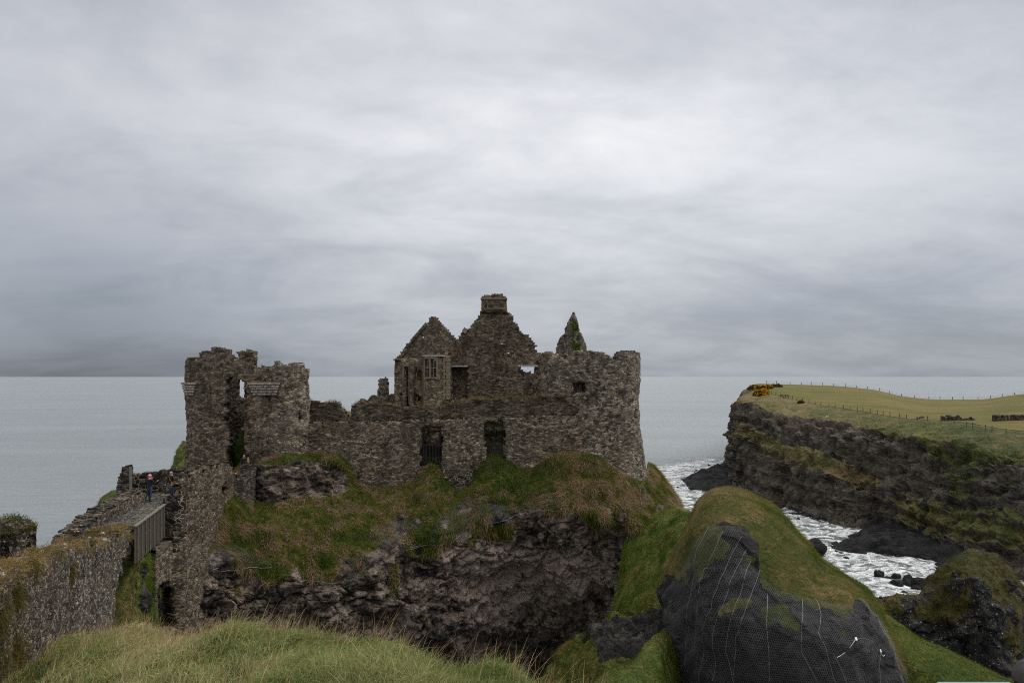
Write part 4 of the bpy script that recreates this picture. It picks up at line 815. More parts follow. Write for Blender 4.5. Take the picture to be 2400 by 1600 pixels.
# ---------------------------------------------------------------- netted mound
MD = [
 st((1552, 1420, 47), (1548, 1385, 44), (1546, 1382, 42.5), (1546, 1400, 41.5), (1550, 1470, 41), (1556, 1560, 40.6), (1560, 1720, 40)),
 st((1575, 1400, 48), (1560, 1330, 44), (1562, 1334, 42.2), (1566, 1375, 40.8), (1572, 1450, 39.8), (1582, 1550, 39), (1590, 1720, 38.5)),
 st((1610, 1350, 49), (1598, 1252, 44), (1600, 1262, 42), (1600, 1330, 39.8), (1602, 1405, 38.6), (1614, 1500, 37.6), (1622, 1720, 37)),
 st((1660, 1320, 50), (1640, 1172, 44.5), (1642, 1188, 42), (1640, 1260, 39.2), (1640, 1350, 37.6), (1650, 1480, 36), (1660, 1740, 35.4)),
 st((1700, 1310, 51), (1688, 1141, 45), (1690, 1158, 42), (1695, 1240, 38.4), (1700, 1350, 36.2), (1710, 1480, 34.8), (1720, 1760, 34.2)),
 st((1760, 1320, 51), (1752, 1151, 45), (1755, 1170, 41.5), (1765, 1275, 37.2), (1770, 1372, 35.3), (1780, 1490, 33.8), (1790, 1780, 33.2)),
 st((1820, 1340, 50), (1814, 1190, 44), (1818, 1212, 40.5), (1825, 1320, 36.2), (1830, 1392, 34.7), (1840, 1500, 33.2), (1850, 1790, 32.7)),
 st((1880, 1370, 49), (1868, 1246, 43), (1872, 1266, 39.5), (1880, 1352, 35.6), (1885, 1404, 34.2), (1890, 1505, 32.8), (1895, 1800, 32.2)),
 st((1940, 1420, 48), (1930, 1313, 41.5), (1932, 1328, 38.4), (1932, 1376, 35.1), (1936, 1412, 34), (1936, 1512, 32.5), (1938, 1800, 32)),
 st((1995, 1440, 46), (1985, 1348, 40), (1985, 1360, 37.4), (1984, 1388, 35.1), (1985, 1424, 34), (1986, 1522, 32.5), (1988, 1800, 32)),
 st((2040, 1470, 44), (2030, 1382, 38.8), (2026, 1392, 36.9), (2022, 1412, 35.3), (2022, 1446, 34.2), (2034, 1530, 33), (2040, 1800, 32.4)),
 st((2075, 1520, 43), (2060, 1432, 38), (2058, 1444, 36.6), (2062, 1468, 35.5), (2068, 1500, 34.6), (2080, 1570, 33.8), (2085, 1800, 33)),
 st((2115, 1590, 42), (2098, 1505, 37.5), (2099, 1520, 36.4), (2102, 1540, 35.7), (2106, 1562, 35.1), (2112, 1610, 34.6), (2118, 1800, 34)),
 st((2160, 1680, 42), (2136, 1576, 38), (2137, 1590, 37.2), (2138, 1610, 36.6), (2140, 1640, 36.2), (2142, 1690, 35.9), (2145, 1800, 35.6)),
]
def mgrass(p, K, S, m, s):
    # turf cap down to control 3..4, with brown patches hanging lower on the left half
    b = np.interp(S, [0, 1.5, 2.5, 3.5, 4.5, 6, 7.5, 9, 10, 11, 13], [2.3, 2.5, 3.2, 3.45, 3.6, 3.9, 3.95, 3.95, 3.5, 2.1, 1.6])
    top = 1-sstep(b-.12, b+.12, K+.6*m+.25*s)
    pat = sstep(.10, .42, fbm(np.stack([p[:, 0]*.7, p[:, 1]*.5, p[:, 2]*.45], 1), 3, 33).reshape(K.shape))*(1-sstep(4.5, 5.1, K))
    bare = sstep(.10, .3, fbm(p*.75+5, 3, 41).reshape(K.shape))*sstep(2.6, 3.0, K)*(S < 5.2)
    return np.clip((top+pat*.9)*(1-.95*bare), 0, 1)
mroot = None
MO, mg, mgr, mK, mS = land('rock_mound', MD, 200, [12, 16, 36, 40, 46, 30, 0+6], 'mound', '', '', (.18, .05), 100, mgrass, kind=None, ragged=.28)
tag(MO, 'large dark rock mound with a grass cap wrapped in wire netting', 'rock')
MG = [(.04, .064, .014), (.068, .096, .022), (.10, .118, .034), (.14, .136, .058), (.18, .152, .085), (.21, .17, .115)]
windm = (.45, -.1, 0)
pos_sel = np.where((mK > .6) & (mK < 4.6), mgr, 0)*(mgr > .5)
o = grow(mg, pos_sel, 90000, (.09, .26), .011, MG, '', 101, .35, .55, .40, .8, parent=MO, wind=windm, jit=.15); o.name = 'turf'

def shell(g, off, it=3):
    """a slack copy of surface g pulled off the rock by off metres: bridges its hollows"""
    s = g.copy()
    for _ in range(it):
        t_ = s.copy(); t_[1:-1, 1:-1] = (s[:-2, 1:-1]+s[2:, 1:-1]+s[1:-1, :-2]+s[1:-1, 2:])/4; s = t_
    n = gnorm(s); h = ((g-s)*n).sum(2)
    return s+n*(np.clip(h, 0, None)*.8+off)[..., None], n
def hexnet(name, g, n, parent, mat, cell, wire, keep):
    """hexagonal wire netting laid on grid surface g: a thin ribbon along every hexagon edge where keep(i,j) holds."""
    nu, nv, _ = g.shape
    a = np.linalg.norm(np.diff(g, axis=0), axis=2).mean(1); b = np.linalg.norm(np.diff(g, axis=1), axis=2).mean(0)
    A = np.concatenate([[0], np.cumsum(a)]); B = np.concatenate([[0], np.cumsum(b)])
    R_ = cell/math.sqrt(3); na = int(A[-1]/cell); nb = int(B[-1]/(1.5*R_))
    I, J = np.meshgrid(np.arange(na), np.arange(nb), indexing='ij'); cx = (I+.5*(J % 2))*cell; cy = J*1.5*R_
    E = []
    an = [R(30+60*k) for k in range(6)]
    for k in (0, 1, 2):
        E.append((cx+R_*math.cos(an[k]), cy+R_*math.sin(an[k]), cx+R_*math.cos(an[k+1]), cy+R_*math.sin(an[k+1])))
    e = np.concatenate([np.stack([q.ravel() for q in x], 1) for x in E])
    def ev(x, y):
        fi = np.interp(x, A, np.arange(nu)); fj = np.interp(y, B, np.arange(nv)); i = np.clip(fi.astype(int), 0, nu-2); j = np.clip(fj.astype(int), 0, nv-2); u = (fi-i)[:, None]; v = (fj-j)[:, None]
        P_ = lambda q: q[i, j]*(1-u)*(1-v)+q[i+1, j]*u*(1-v)+q[i, j+1]*(1-u)*v+q[i+1, j+1]*u*v
        return P_(g), P_(n), i, j
    p0, n0, i, j = ev(e[:, 0], e[:, 1]); p1, n1, _, _ = ev(e[:, 2], e[:, 3])
    k = keep[i, j] & (np.linalg.norm(p1-p0, axis=1) < cell*2.5); p0, p1, n0, n1 = p0[k], p1[k], n0[k], n1[k]
    d = p1-p0; d /= np.linalg.norm(d, axis=1)[:, None]+1e-9; sd_ = np.cross(n0, d)*wire/2; up = n0*wire/2
    m = len(p0); V = np.stack([p0-sd_, p0+sd_, p1+sd_, p1-sd_, p0+up, p1+up], 1).reshape(-1, 3); q = (np.arange(m)*6)[:, None]
    return mesh(name, V, [np.concatenate([q+np.array([[0, 4, 5, 3]]), q+np.array([[4, 1, 2, 5]])])], mat, parent)
def gridpath(g, pts):
    """polyline over grid g through fractional (i,j) points"""
    pts = np.asarray(pts, float); t_ = np.linspace(0, len(pts)-1, len(pts)*9); fi = np.interp(t_, np.arange(len(pts)), pts[:, 0]); fj = np.interp(t_, np.arange(len(pts)), pts[:, 1])
    i = np.clip(fi.astype(int), 0, g.shape[0]-2); j = np.clip(fj.astype(int), 0, g.shape[1]-2); u = (fi-i)[:, None]; v = (fj-j)[:, None]
    return g[i, j]*(1-u)*(1-v)+g[i+1, j]*u*(1-v)+g[i, j+1]*(1-u)*v+g[i+1, j+1]*u*v
def nearest(g, u, v, ok=None):
    U = 1200+g[..., 0]/g[..., 1]*F; V = HZ-g[..., 2]/g[..., 1]*F; d = (U-u)**2+(V-v)**2
    if ok is not None: d = np.where(ok, d, 1e9)
    return np.unravel_index(np.argmin(d), d.shape)

ms, mn = shell(mg, .07, 5)
netroot = empty('wire_netting', P(1800, 1450, 35), label='grey hexagonal wire netting draped over the large rock mound with steel cables', cat='netting')
netb = np.interp(mS, [0, 1, 2, 3, 3.6, 4.4, 5, 6, 7, 8, 9, 10, 11, 13], [3.3, 3.0, 2.9, 3.0, 2.85, 2.95, 3.6, 3.9, 3.95, 3.95, 3.85, 3.0, 2.4, 2.0])
front = (mK > netb+.12*fbm(mg.reshape(-1, 3)*.6, 2, 8).reshape(mK.shape)) & (mK < 5.9) & (mS > .5)
hexnet('mesh', ms, mn, netroot, M['wire'], .095, .005, front)
cables = [[(1664, 1232), (1628, 1330), (1612, 1420), (1606, 1500), (1606, 1560)], [(1695, 1245), (1660, 1320), (1640, 1390)], [(1757, 1250), (1700, 1330), (1665, 1430), (1648, 1510), (1638, 1600)],
          [(1752, 1290), (1712, 1370), (1684, 1440), (1672, 1520), (1668, 1598)], [(1760, 1310), (1730, 1400), (1708, 1480), (1699, 1530), (1722, 1598)], [(1780, 1330), (1750, 1420), (1724, 1490), (1720, 1580)],
          [(1797, 1390), (1796, 1450), (1800, 1520), (1805, 1600)], [(1879, 1405), (1880, 1470), (1880, 1530), (1900, 1570), (1916, 1600)], [(1910, 1400), (1925, 1440), (1920, 1485), (1936, 1530), (1948, 1570), (1956, 1600)],
          [(1952, 1530), (1970, 1565), (1986, 1600)], [(1996, 1500), (2040, 1500), (2062, 1530), (2064, 1600)], [(2046, 1420), (2075, 1465), (2096, 1520)]]
for c in cables:
    ij = [nearest(ms, u, v, (mK > netb-.1)) for u, v in c]; b = MB(); b.tube(gridpath(ms+mn*.02, ij), .0065, 5); b.build('cable', M['cable'], netroot)
for (pa, pb) in (((2004, 1497), (1962, 1542)), ((2062, 1524), (2072, 1533))):
    i0_, j0_ = nearest(ms, *pa, (mK > 2.2)); i1_, j1_ = nearest(ms, *pb, (mK > 2.2)); a = ms[i0_, j0_]+mn[i0_, j0_]*.05; b_ = ms[i1_, j1_]+mn[i1_, j1_]*.03
    b = MB(); nn = mn[i0_, j0_]; sx = np.cross(nn, [0, 0, 1.]); sx /= np.linalg.norm(sx); uy = np.cross(sx, nn)
    v = [a+sx*x*.055+uy*y*.06+nn*z for z in (0, .02) for x, y in ((-1, -1), (1, -1), (1, 1), (-1, 1))]
    b.add(v, [(0, 3, 2, 1), (4, 5, 6, 7), (0, 1, 5, 4), (1, 2, 6, 5), (2, 3, 7, 6), (3, 0, 4, 7)]); pl = b.build('anchor_plate', M['white'], netroot)
    b = MB()
    for (x, y, dx, dy) in ((-.012, 0, .009, .034), (.010, .028, .014, .009), (.010, -.028, .014, .009)):
        v = [a+sx*(x+dx*q)+uy*(y+dy*r)+nn*.0235 for q, r in ((-1, -1), (1, -1), (1, 1), (-1, 1))]; b.add(v, [(0, 1, 2, 3)])
    b.build('mark', M['iron'], pl, world=False)
    b = MB(); b.tube(np.linspace(a, b_, 8)+np.array([0, 0, -.12])*np.sin(np.linspace(0, math.pi, 8))[:, None], .011, 5); b.build('anchor_rope', M['white'], netroot)

# netting pinned over the bare rock on the castle crag
cs2, cn2 = shell(CG, .10, 3)
def crag_net(poly, label, cbl):
    U = 1200+CG[..., 0]/CG[..., 1]*F; V = HZ-CG[..., 2]/CG[..., 1]*F
    m = inpoly(U, V, poly) & (K_crag > 6.2) & (K_crag < 11.6)
    ii, jj = np.where(m); a, b, c, d = ii.min(), ii.max()+2, jj.min(), jj.max()+2
    r = empty('wire_netting', CG[ii[len(ii)//2], jj[len(jj)//2]], label=label, cat='netting')
    hexnet('mesh', cs2[a:b, c:d], cn2[a:b, c:d], r, M['wire'], .15, .008, m[a:b, c:d])
    for cc in cbl:
        ij = [nearest(cs2, u, v, (K_crag > 6.2)) for u, v in cc]; bb = MB(); bb.tube(gridpath(cs2+cn2*.05, ij), .012, 5); bb.build('cable', M['cable'], r)
K_crag = np.broadcast_to(ck, CG.shape[:2])
crag_net([(485, 1275), (545, 1272), (600, 1305), (642, 1325), (560, 1332), (480, 1352)], 'wire netting with a taut white cable low on the left of the crag', [[(477, 1351), (540, 1335), (590, 1328), (638, 1327)]])
crag_net([(815, 1310), (880, 1290), (905, 1296), (850, 1340), (818, 1362)], 'small wire netting patch with a slanting cable under the turf', [[(895, 1300), (850, 1335), (820, 1362)]])
crag_net([(700, 1360), (790, 1366), (788, 1356), (705, 1352)], 'narrow strip of netting along the turf edge left of centre', [[(700, 1361), (745, 1363), (790, 1368)]])
crag_net([(1030, 1215), (1090, 1165), (1135, 1180), (1200, 1190), (1250, 1165), (1325, 1175), (1320, 1195), (1250, 1200), (1150, 1225), (1080, 1255), (1010, 1278), (960, 1282), (1000, 1255)], 'long wire netting band with a drooping cable across the crag', [[(960, 1283), (1035, 1278), (1080, 1255), (1135, 1230), (1200, 1212), (1260, 1197), (1320, 1195)]])
crag_net([(870, 1240), (950, 1222), (975, 1230), (940, 1262), (900, 1285), (860, 1268)], 'wire netting over a bare rock patch above the turf edge', [[(950, 1290), (1000, 1278), (1040, 1276)]])
crag_net([(1490, 1130), (1520, 1120), (1518, 1185), (1500, 1180)], 'dark wire netting hanging below the foot of the round tower', [[(1496, 1128), (1504, 1184)]])

# small netted rock at the right edge
def lump(name, c, r, mat, seed, parent=None, sub=3, amp=.25, sq=(1, 1, 1), flat=None, attrs=True):
    bm = bmesh.new(); bmesh.ops.create_icosphere(bm, subdivisions=sub, radius=1); v = np.array([x.co[:] for x in bm.verts]); f = np.array([[q.index for q in p.verts] for p in bm.faces]); bm.free()
    _, _, c1 = vor(v*1.5+seed*3.7, seed); d = 1+amp*fbm(v*1.1+seed, 3, seed)+amp*.8*(c1-.5)+amp*.25*fbm(v*4+seed, 2, seed)
    v = v*d[:, None]*np.array(sq)*r
    if flat is not None: v[:, 2] = np.maximum(v[:, 2], -flat*r)
    z = np.zeros(len(v))
    return mesh(name, v+np.array(c), f, mat, parent, {'grass': z, 'soil': z, 'dry': z} if attrs else None)
rk = lump('netted_rock', P(2458, 1494, 33), 1.0, M['mound'], 8, sub=4, sq=(.82, .9, 1.25)); tag(rk, 'small netted grey rock cut off by the right edge', 'rock')
th, ph = np.meshgrid(np.linspace(0, 2*math.pi, 40), np.linspace(.12, math.pi-.3, 24), indexing='ij')
gs = np.stack([np.cos(th)*np.sin(ph)*.90*1.15, -np.sin(th)*np.sin(ph)*.98*1.15, np.cos(ph)*1.36*1.15], -1)+P(2458, 1494, 33)
hexnet('mesh', gs, gnorm(gs), rk, M['wire'], .10, .006, np.ones(gs.shape[:2], bool))
# ---------------------------------------------------------------- the castle
TURFC = [(.045, .055, .015), (.075, .075, .024), (.12, .10, .045), (.16, .125, .07)]
def below(pts, base=None):
    f = prof(pts); return lambda U, V: V >= f(U)
def wall(name, pts, vtop, zb, mat, parent, cuts=(), ztop=None, extra=None, **kw):
    """wall whose top line and openings are outlined where the photograph shows them; pts is its plan line"""
    pa = np.asarray(pts, float); top = prof(vtop)
    yy = pa[:, 1]; vt = min(p[1] for p in vtop)
    zt = ztop if ztop is not None else max((HZ-vt)/F*yy.min(), (HZ-vt)/F*yy.max())+.25
    def ins(U, V, s, z, x, y):
        k = V >= top(U)
        for c in cuts: k &= ~inpoly(U, V, c)
        if extra is not None: k &= extra(U, V, s, z, x, y)
        return k
    return masonry(name, pts, zb, zt, ins, mat, parent, **kw)

# --- gatehouse
gh = empty('gatehouse', (-22, 66, -8), label='ruined twin turreted stone gatehouse at the left end of the castle', cat='gatehouse')
GT = [(425, 846), (432, 844), (452, 846), (454, 842), (463, 841), (465, 825), (494, 821), (496, 814), (533, 814), (536, 822), (541, 838), (548, 841), (560, 839), (561, 830), (576, 821), (592, 824), (604, 832), (602, 850), (608, 859), (625, 861), (640, 855), (641, 851), (700, 849), (712, 855), (713, 864), (726, 866), (735, 868)]
gap = [(531, 888), (545, 884), (560, 888), (562, 890), (576, 891), (578, 905), (575, 932), (572, 960), (568, 990), (570, 1010), (577, 1035), (586, 1075), (590, 1125), (540, 1125), (538, 1100), (531, 1085), (536, 1040), (530, 1000), (534, 960), (528, 920), (533, 905)]
wl = [(X(450, 71), 71), (X(440, 66), 66), (X(434, 64.8), 64.8), (X(437, 64.15), 64.15), (X(452, 63.9), 63.9), (X(530, 63.8), 63.8), (X(600, 64.0), 64.0), (X(622, 64.25), 64.25), (X(642, 64.75), 64.75)]
wall('front_wall', wl, GT, -10.5, M['brown'], gh, [gap], thick=1.1, seed=1, rough=.10, ragged=.22)
cx, cy, r = X(669, 66.2), 66.2, 1.93
wall('turret', arc(cx, cy, r, 205, 375, 30)+[(X(708, 70.5), 70.5)], GT, -9.6, M['grey'], gh, [[(698, 972), (705, 972), (705, 985), (698, 985)], [(714, 1022), (719, 1022), (719, 1040), (714, 1040)]], thick=.8, seed=2, rough=.09, ragged=.22, cell=.18)
wall('rear_wall', [(X(446, 70.5), 70.6), (X(706, 70.5), 70.6)], [(400, 900), (455, 880), (500, 872), (540, 860), (575, 866), (610, 875), (650, 872), (725, 884), (740, 890)], -9, M['brown'], gh, [[(557, 888), (568, 890), (577, 906), (576, 918), (568, 936), (557, 926)], [(570, 1025), (590, 1030), (590, 1060), (570, 1070)]], thick=.5, seed=3, rough=.05, cell=.13, ragged=.06)
wall('passage_wall', [(X(576, 69), 69.6), (X(573, 65.2), 65.2)], [(500, 905), (700, 905)], -9, M['brown'], gh, thick=.5, seed=4)
for (pts, lay) in (([(X(582, 63.88), 63.88), (X(618, 64.0), 64.0), (X(656, 64.12), 64.12)], None), ([(X(439, 65.6), 65.6), (X(433, 64.75), 64.75), (X(436, 64.05), 64.05), (X(452, 63.82), 63.82), (X(461, 63.8), 63.8)], None)):
    b = MB(); pa = np.asarray(pts); zt = Zv(896, 64.2)
    f_, L_ = path_eval(pa)
    for k in range(5):
        s0, s1 = .08*k, L_-.07*k; pr = .30-.055*k; n_ = 5-(k % 2)
        for q in range(n_):
            a0 = s0+(s1-s0)*q/n_+.012; a1 = s0+(s1-s0)*(q+1)/n_-.012; ss = np.linspace(a0, a1, 4); p_, nn_ = f_(ss)
            for e in range(3):
                a = p_[e]; c_ = p_[e+1]; m0 = nn_[e]; m1 = nn_[e+1]; z1 = zt-.21*k; z0 = z1-.17
                v = [(*(a-m0*pr), z0), (*(c_-m1*pr), z0), (*(c_-m1*pr), z1), (*(a-m0*pr), z1), (*(a+m0*.1), z0), (*(c_+m1*.1), z0), (*(c_+m1*.1), z1), (*(a+m0*.1), z1)]
                b.add(v, [(0, 1, 2, 3), (7, 6, 5, 4), (3, 2, 6, 7), (0, 4, 5, 1), (0, 3, 7, 4), (1, 5, 6, 2)])
    b.build('corbel_course', M['paleband'], gh, bevel=.02)
turf('front_wall', o_top['front_wall1'], 900, M['blade'], gh, TURFC, (.08, .2), .02, .35, 5).name = 'turf'
turf('turret', o_top['turret2'], 900, M['blade'], gh, TURFC, (.08, .2), .02, .4, 6).name = 'turf'
b = MB()
# grassy heap inside the entrance
hp = lump('grass_heap', P(571, 1062, 66.6), 1.5, M['turfy'], 12, gh, 4, .2, (.62, .8, 1.0)); 
for at_ in hp.data.attributes:
    if at_.name == 'grass': at_.data.foreach_set('value', np.ones(len(hp.data.vertices), np.float32))

# --- curtain wall
cw = empty('curtain_wall', (0, 67, -7), label='long stone curtain wall with two railed gateways between gatehouse and round tower', cat='wall')
CT = [(700, 940), (729, 941), (780, 942), (790, 946), (800, 956), (803, 962), (810, 975), (819, 984), (823, 968), (819, 956), (830, 951), (850, 946), (880, 943), (907, 946), (926, 953), (949, 958), (955, 952), (962, 950), (1016, 956), (1022, 950), (1041, 945), (1080, 941), (1121, 936), (1188, 933), (1198, 934), (1240, 930), (1287, 931), (1330, 928), (1350, 930)]
LG_ = [(700, 990), (760, 988), (850, 989), (960, 985), (1060, 982), (1110, 980), (1200, 977), (1340, 972), (1360, 970)]
g1 = [(988, 1120), (986, 1060), (990, 1030), (987, 1004), (992, 998), (1010, 996), (1024, 994), (1036, 1002), (1039, 1020), (1041, 1050), (1037, 1084), (1034, 1120)]
g2 = [(1141, 1090), (1138, 1040), (1136, 1000), (1132, 990), (1140, 986), (1178, 982), (1183, 992), (1184, 1030), (1182, 1090)]
low = lambda vt: (lambda U, V, s, z, x, y: V >= np.interp(U, [p[0] for p in vt], [p[1] for p in vt]))
wall('wall', [(X(712, 66.25), 66.25), (X(1340, 67.5), 67.5), (X(1374, 67.75), 67.75)], LG_, -11.5, M['curtain'], cw, [g1, g2], thick=1.0, seed=11, rough=.09, ragged=.1, cell=.18)
wall('parapet', [(X(700, 66.5), 66.55), (X(1352, 67.7), 67.7), (X(1372, 67.9), 67.9)], CT, -4.6, M['parapet'], cw, [[(700, 1000), (700, 993), (1360, 974), (1360, 1000)]]+[[(u, 981), (u+4, 981), (u+4, 986), (u, 986)] for u in (876, 910, 944)], thick=.9, seed=12, rough=.09, ragged=.2, cell=.16)
turf('parapet', o_top['parapet12'], 15000, M['blade'], cw, TURFC, (.12, .36), .022, .62, 7).name = 'turf'
wall('buttress', [(X(1036, 66.0), 66.0), (X(1108, 66.15), 66.15)], [(1030, 1040), (1070, 1030), (1100, 1062), (1112, 1085)], -11.5, M['curtain'], cw, [[(1100, 1060), (1120, 1060), (1120, 1120), (1108, 1120)]], thick=.6, seed=13, ragged=.3)
wall('buttress', [(X(1038, 65.72), 65.72), (X(1106, 65.85), 65.85)], [(1030, 1102), (1060, 1097), (1100, 1099), (1112, 1104)], -11.5, M['black'], cw, thick=.5, seed=14, ragged=.12)
wall('gate_back_wall', [(X(1120, 68.9), 68.9), (X(1200, 69), 69)], [(1120, 985), (1200, 985)], -9, M['brown'], cw, thick=.5, seed=15)
wall('gate_back_wall', [(X(970, 70.3), 70.3), (X(1060, 70.3), 70.3)], [(970, 990), (1060, 990)], -9, M['brown'], cw, thick=.5, seed=16)
b = MB()
for u in (992, 996, 1003, 1010): b.bar(P(u, 1040, 68.2), P(u, 994, 68.2), .09)
b.bar(P(988, 1003, 68.15), P(1012, 1003, 68.15), .1)
b.build('window_frame', M['palemullion'], cw)
rb = lump('rubble_fill', P(1016, 1032, 67.3)+np.array([0, .6, 0]), 1.0, M['parapet'], 21, cw, 4, .3, (.85, .7, .95)); 
bl = MB()
def railing(u0, u1, v0, v1, Y, n, name='iron_railing'):
    b = MB()
    for k in range(n):
        u = u0+(u1-u0)*k/(n-1); b.bar(P(u, v1, Y), P(u, v0+rng.uniform(-1.5, 1.5), Y), .035)
    for v in (v0+6, v1-12): b.bar(P(u0, v, Y+.03), P(u1, v, Y+.03), .045)
    return b.build(name, M['iron'], cw)
railing(989, 1038, 1037, 1084, 67.0, 15); railing(1139, 1182, 1036, 1069, 67.5, 13)
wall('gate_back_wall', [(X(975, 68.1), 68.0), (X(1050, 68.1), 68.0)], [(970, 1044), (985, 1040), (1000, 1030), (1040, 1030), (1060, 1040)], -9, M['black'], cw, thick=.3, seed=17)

# --- round tower
rt = empty('round_tower', (7.85, 70.5, -7), label='broad round stone corner tower with a ragged top at the right end of the castle', cat='tower')
TT = [(1255, 832), (1271, 830), (1303, 832), (1320, 836), (1333, 830), (1344, 825), (1370, 826), (1392, 828), (1410, 826), (1424, 829), (1436, 838), (1446, 842), (1450, 833), (1453, 829), (1470, 828), (1491, 826), (1498, 829), (1540, 830)]
tcx, tcy, tr = X(1409, 70.6), 70.6, 3.33
zf = lambda z: .04*np.clip(-2-z, 0, None)**1.0+.085*np.clip(-4.3-z, 0, None)**1.25
twin = [(1347, 900), (1351, 897), (1368, 894), (1373, 896), (1374, 921), (1349, 922)]
wall('tower_shell', arc(tcx, tcy, tr, 160, 520, 80), TT, -11.5, M['tower'], rt, [twin, [(1345, 1005), (1350, 1005), (1350, 1012), (1345, 1012)], [(1488, 958), (1494, 958), (1495, 975), (1492, 988), (1489, 975)]], thick=.9, seed=21, rough=.10, ragged=.2, cell=.17, batter=zf)
wall('adjoining_wall', [(X(1269, 68.9), 69.2), (X(1285, 68.3), 68.3), (X(1345, 67.8), 67.8), (X(1376, 67.55), 67.55)], TT, -4.6, M['tower'], rt, [twin], thick=.8, seed=22, ragged=.3)
b = MB()
for u in (1352, 1357, 1362, 1367, 1371): b.bar(P(u, 923, 68.1), P(u, 893, 68.1), .05)
b.build('window_bar', M['iron'], rt)
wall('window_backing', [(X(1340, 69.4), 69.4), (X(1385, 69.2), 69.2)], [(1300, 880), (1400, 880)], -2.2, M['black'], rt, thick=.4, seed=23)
for (u, v) in ((1310, 926), (1318, 926), (1272, 928)):
    lump('fallen_block', P(u, v, 67.6), .35, M['parapet'], int(u), rt, 2, .25, (1, .8, .8), attrs=False)
turf('tower_shell', o_top['tower_shell21'], 900, M['blade'], rt, TURFC, (.06, .18), .02, .35, 8).name = 'turf'

# --- manor house: tall gable, bay window, rear gable
mh = empty('manor_house', (-3, 82, -3), label='roofless manor house ruin with two tall gables chimney stack and bay window', cat='house')
BG = [(1044, 830), (1049, 826), (1068, 800), (1082, 782), (1086, 773), (1090, 771), (1094, 776), (1110, 756), (1130, 729), (1130, 727), (1190, 727), (1206, 746), (1221, 769), (1219, 774), (1215, 777), (1222, 780), (1237, 786), (1246, 800), (1256, 809), (1258, 825), (1262, 828), (1270, 834), (1290, 840)]
w1 = [(1057, 862), (1060, 859), (1094, 858), (1096, 862), (1094, 905), (1096, 934), (1060, 934)]
w2 = [(1221, 860), (1253, 859), (1253, 872), (1244, 872), (1235, 874), (1226, 872)]
w3 = [(1222, 893), (1230, 889), (1250, 889), (1254, 897), (1254, 932), (1222, 932)]
wall('gable_wall', [(X(1043, 82), 82), (X(1272, 82.4), 82.4)], BG, -3.8, M['gable'], mh, [w1, w2], thick=.9, seed=31, rough=.06, ragged=.14, cell=.2)
wall('chimney', [(X(1129, 81.9), 81.9), (X(1187, 81.9), 81.9), (X(1187, 83.3), 83.3), (X(1129, 83.3), 83.3), (X(1129, 81.9), 81.9)], [(1120, 698), (1129, 698), (1131, 694), (1140, 692), (1160, 690), (1180, 690), (1182, 697), (1187, 698), (1200, 699)], 6.6, M['gable'], mh, thick=.35, seed=32, ragged=.08, cell=.2)
b = MB(); b.box((X(1158, 82.6), 82.6, Zv(700, 82)), (2.72, 1.62, .14), jit=.03); b.box((X(1158, 82.6), 82.6, Zv(723, 82)), (2.7, 1.6, .12), jit=.03); b.build('chimney_course', M['sandstone'], mh)
wall('recess_wall', [(X(1050, 82.9), 83.0), (X(1100, 82.9), 83.0)], [(1050, 850), (1110, 850)], -3.6, M['gable'], mh, thick=.5, seed=33)
wall('side_wall', [(X(1216, 83.4), 91), (X(1256, 83.4), 83.6)][::-1], [(1100, 878), (1300, 878)], -3.8, M['gable'], mh, thick=.6, seed=34)
for c_, d_ in (((X(1237, 81.9), 82.0, Zv(857.5, 82)), (2.05, .5, .17)), ((X(1076, 81.9), 82.0, Zv(858, 82)), (1.75, .5, .13))):
    b = MB(); b.box(c_, d_); b.build('lintel', M['lintel'], mh, bevel=.02)
for c_, d_ in (((X(1089, 81.9), 82.2, Zv(774, 82)), (.42, .9, .42)), ((X(1047, 81.9), 82.2, Zv(827, 82)), (.35, .9, .3))):
    b = MB(); b.box(c_, d_, jit=.06, tilt=.5); b.build('kneeler', M['sandstone'], mh)
wall('rear_gable_wall', [(X(926, 91), 91), (X(1072, 91), 91)], [(920, 846), (932, 838), (935, 832), (952, 808), (954, 804), (960, 803), (974, 785), (993, 763), (1001, 758), (1003, 752), (1005, 745), (1011, 743), (1027, 744), (1032, 754), (1050, 775), (1068, 795), (1080, 800)], -3.8, M['spire'], mh, [[(988, 787), (993, 787), (993, 791), (988, 791)]], thick=.8, seed=35, ragged=.12)
b = MB(); b.bar(P(938, 838, 90.8), P(957, 807, 90.8), .25, .3); b.bar(P(963, 800, 90.8), P(1000, 757, 90.8), .25, .3); b.build('roof_crease', M['spire'], mh)
FW = [(915, 843), (924, 842), (934, 842), (970, 842), (993, 842), (1000, 842)]
c1_ = [(946, 857), (959, 857), (960, 889), (945, 889)]; c4_ = [(972, 862), (990, 868), (991, 890), (984, 894), (972, 888)]; c2_ = [(939, 920), (945, 918), (958, 930), (958, 960), (946, 960), (942, 940)]
c3_ = [(968, 922), (978, 925), (992, 935), (992, 948), (982, 948), (975, 940)]
wall('front_wall', [(X(924, 84.5), 91), (X(924, 83.4), 83.4), (X(994, 82.6), 82.6)], FW, -4.2, M['ashlar'], mh, [c1_, c2_, c3_, c4_], thick=.7, seed=36, rough=.05, ragged=.08)
wall('inner_wall', [(X(944, 84.4), 84.4), (X(1000, 84.0), 84.0)], [(930, 852), (1000, 852)], -4.2, M['gable'], mh, [[(972, 940), (991, 940), (991, 944), (972, 944)]], thick=.4, seed=37)
for (u0, u1, v0) in ((959, 970, 842), (944, 950, 886)):
    wall('pier', [(X(u0, 82.7), 82.7), (X(u1, 82.6), 82.6)], [(u0-20, v0), (u1+20, v0)], -4.2, M['ashlar'], mh, thick=.5, seed=int(u0), ragged=.06)
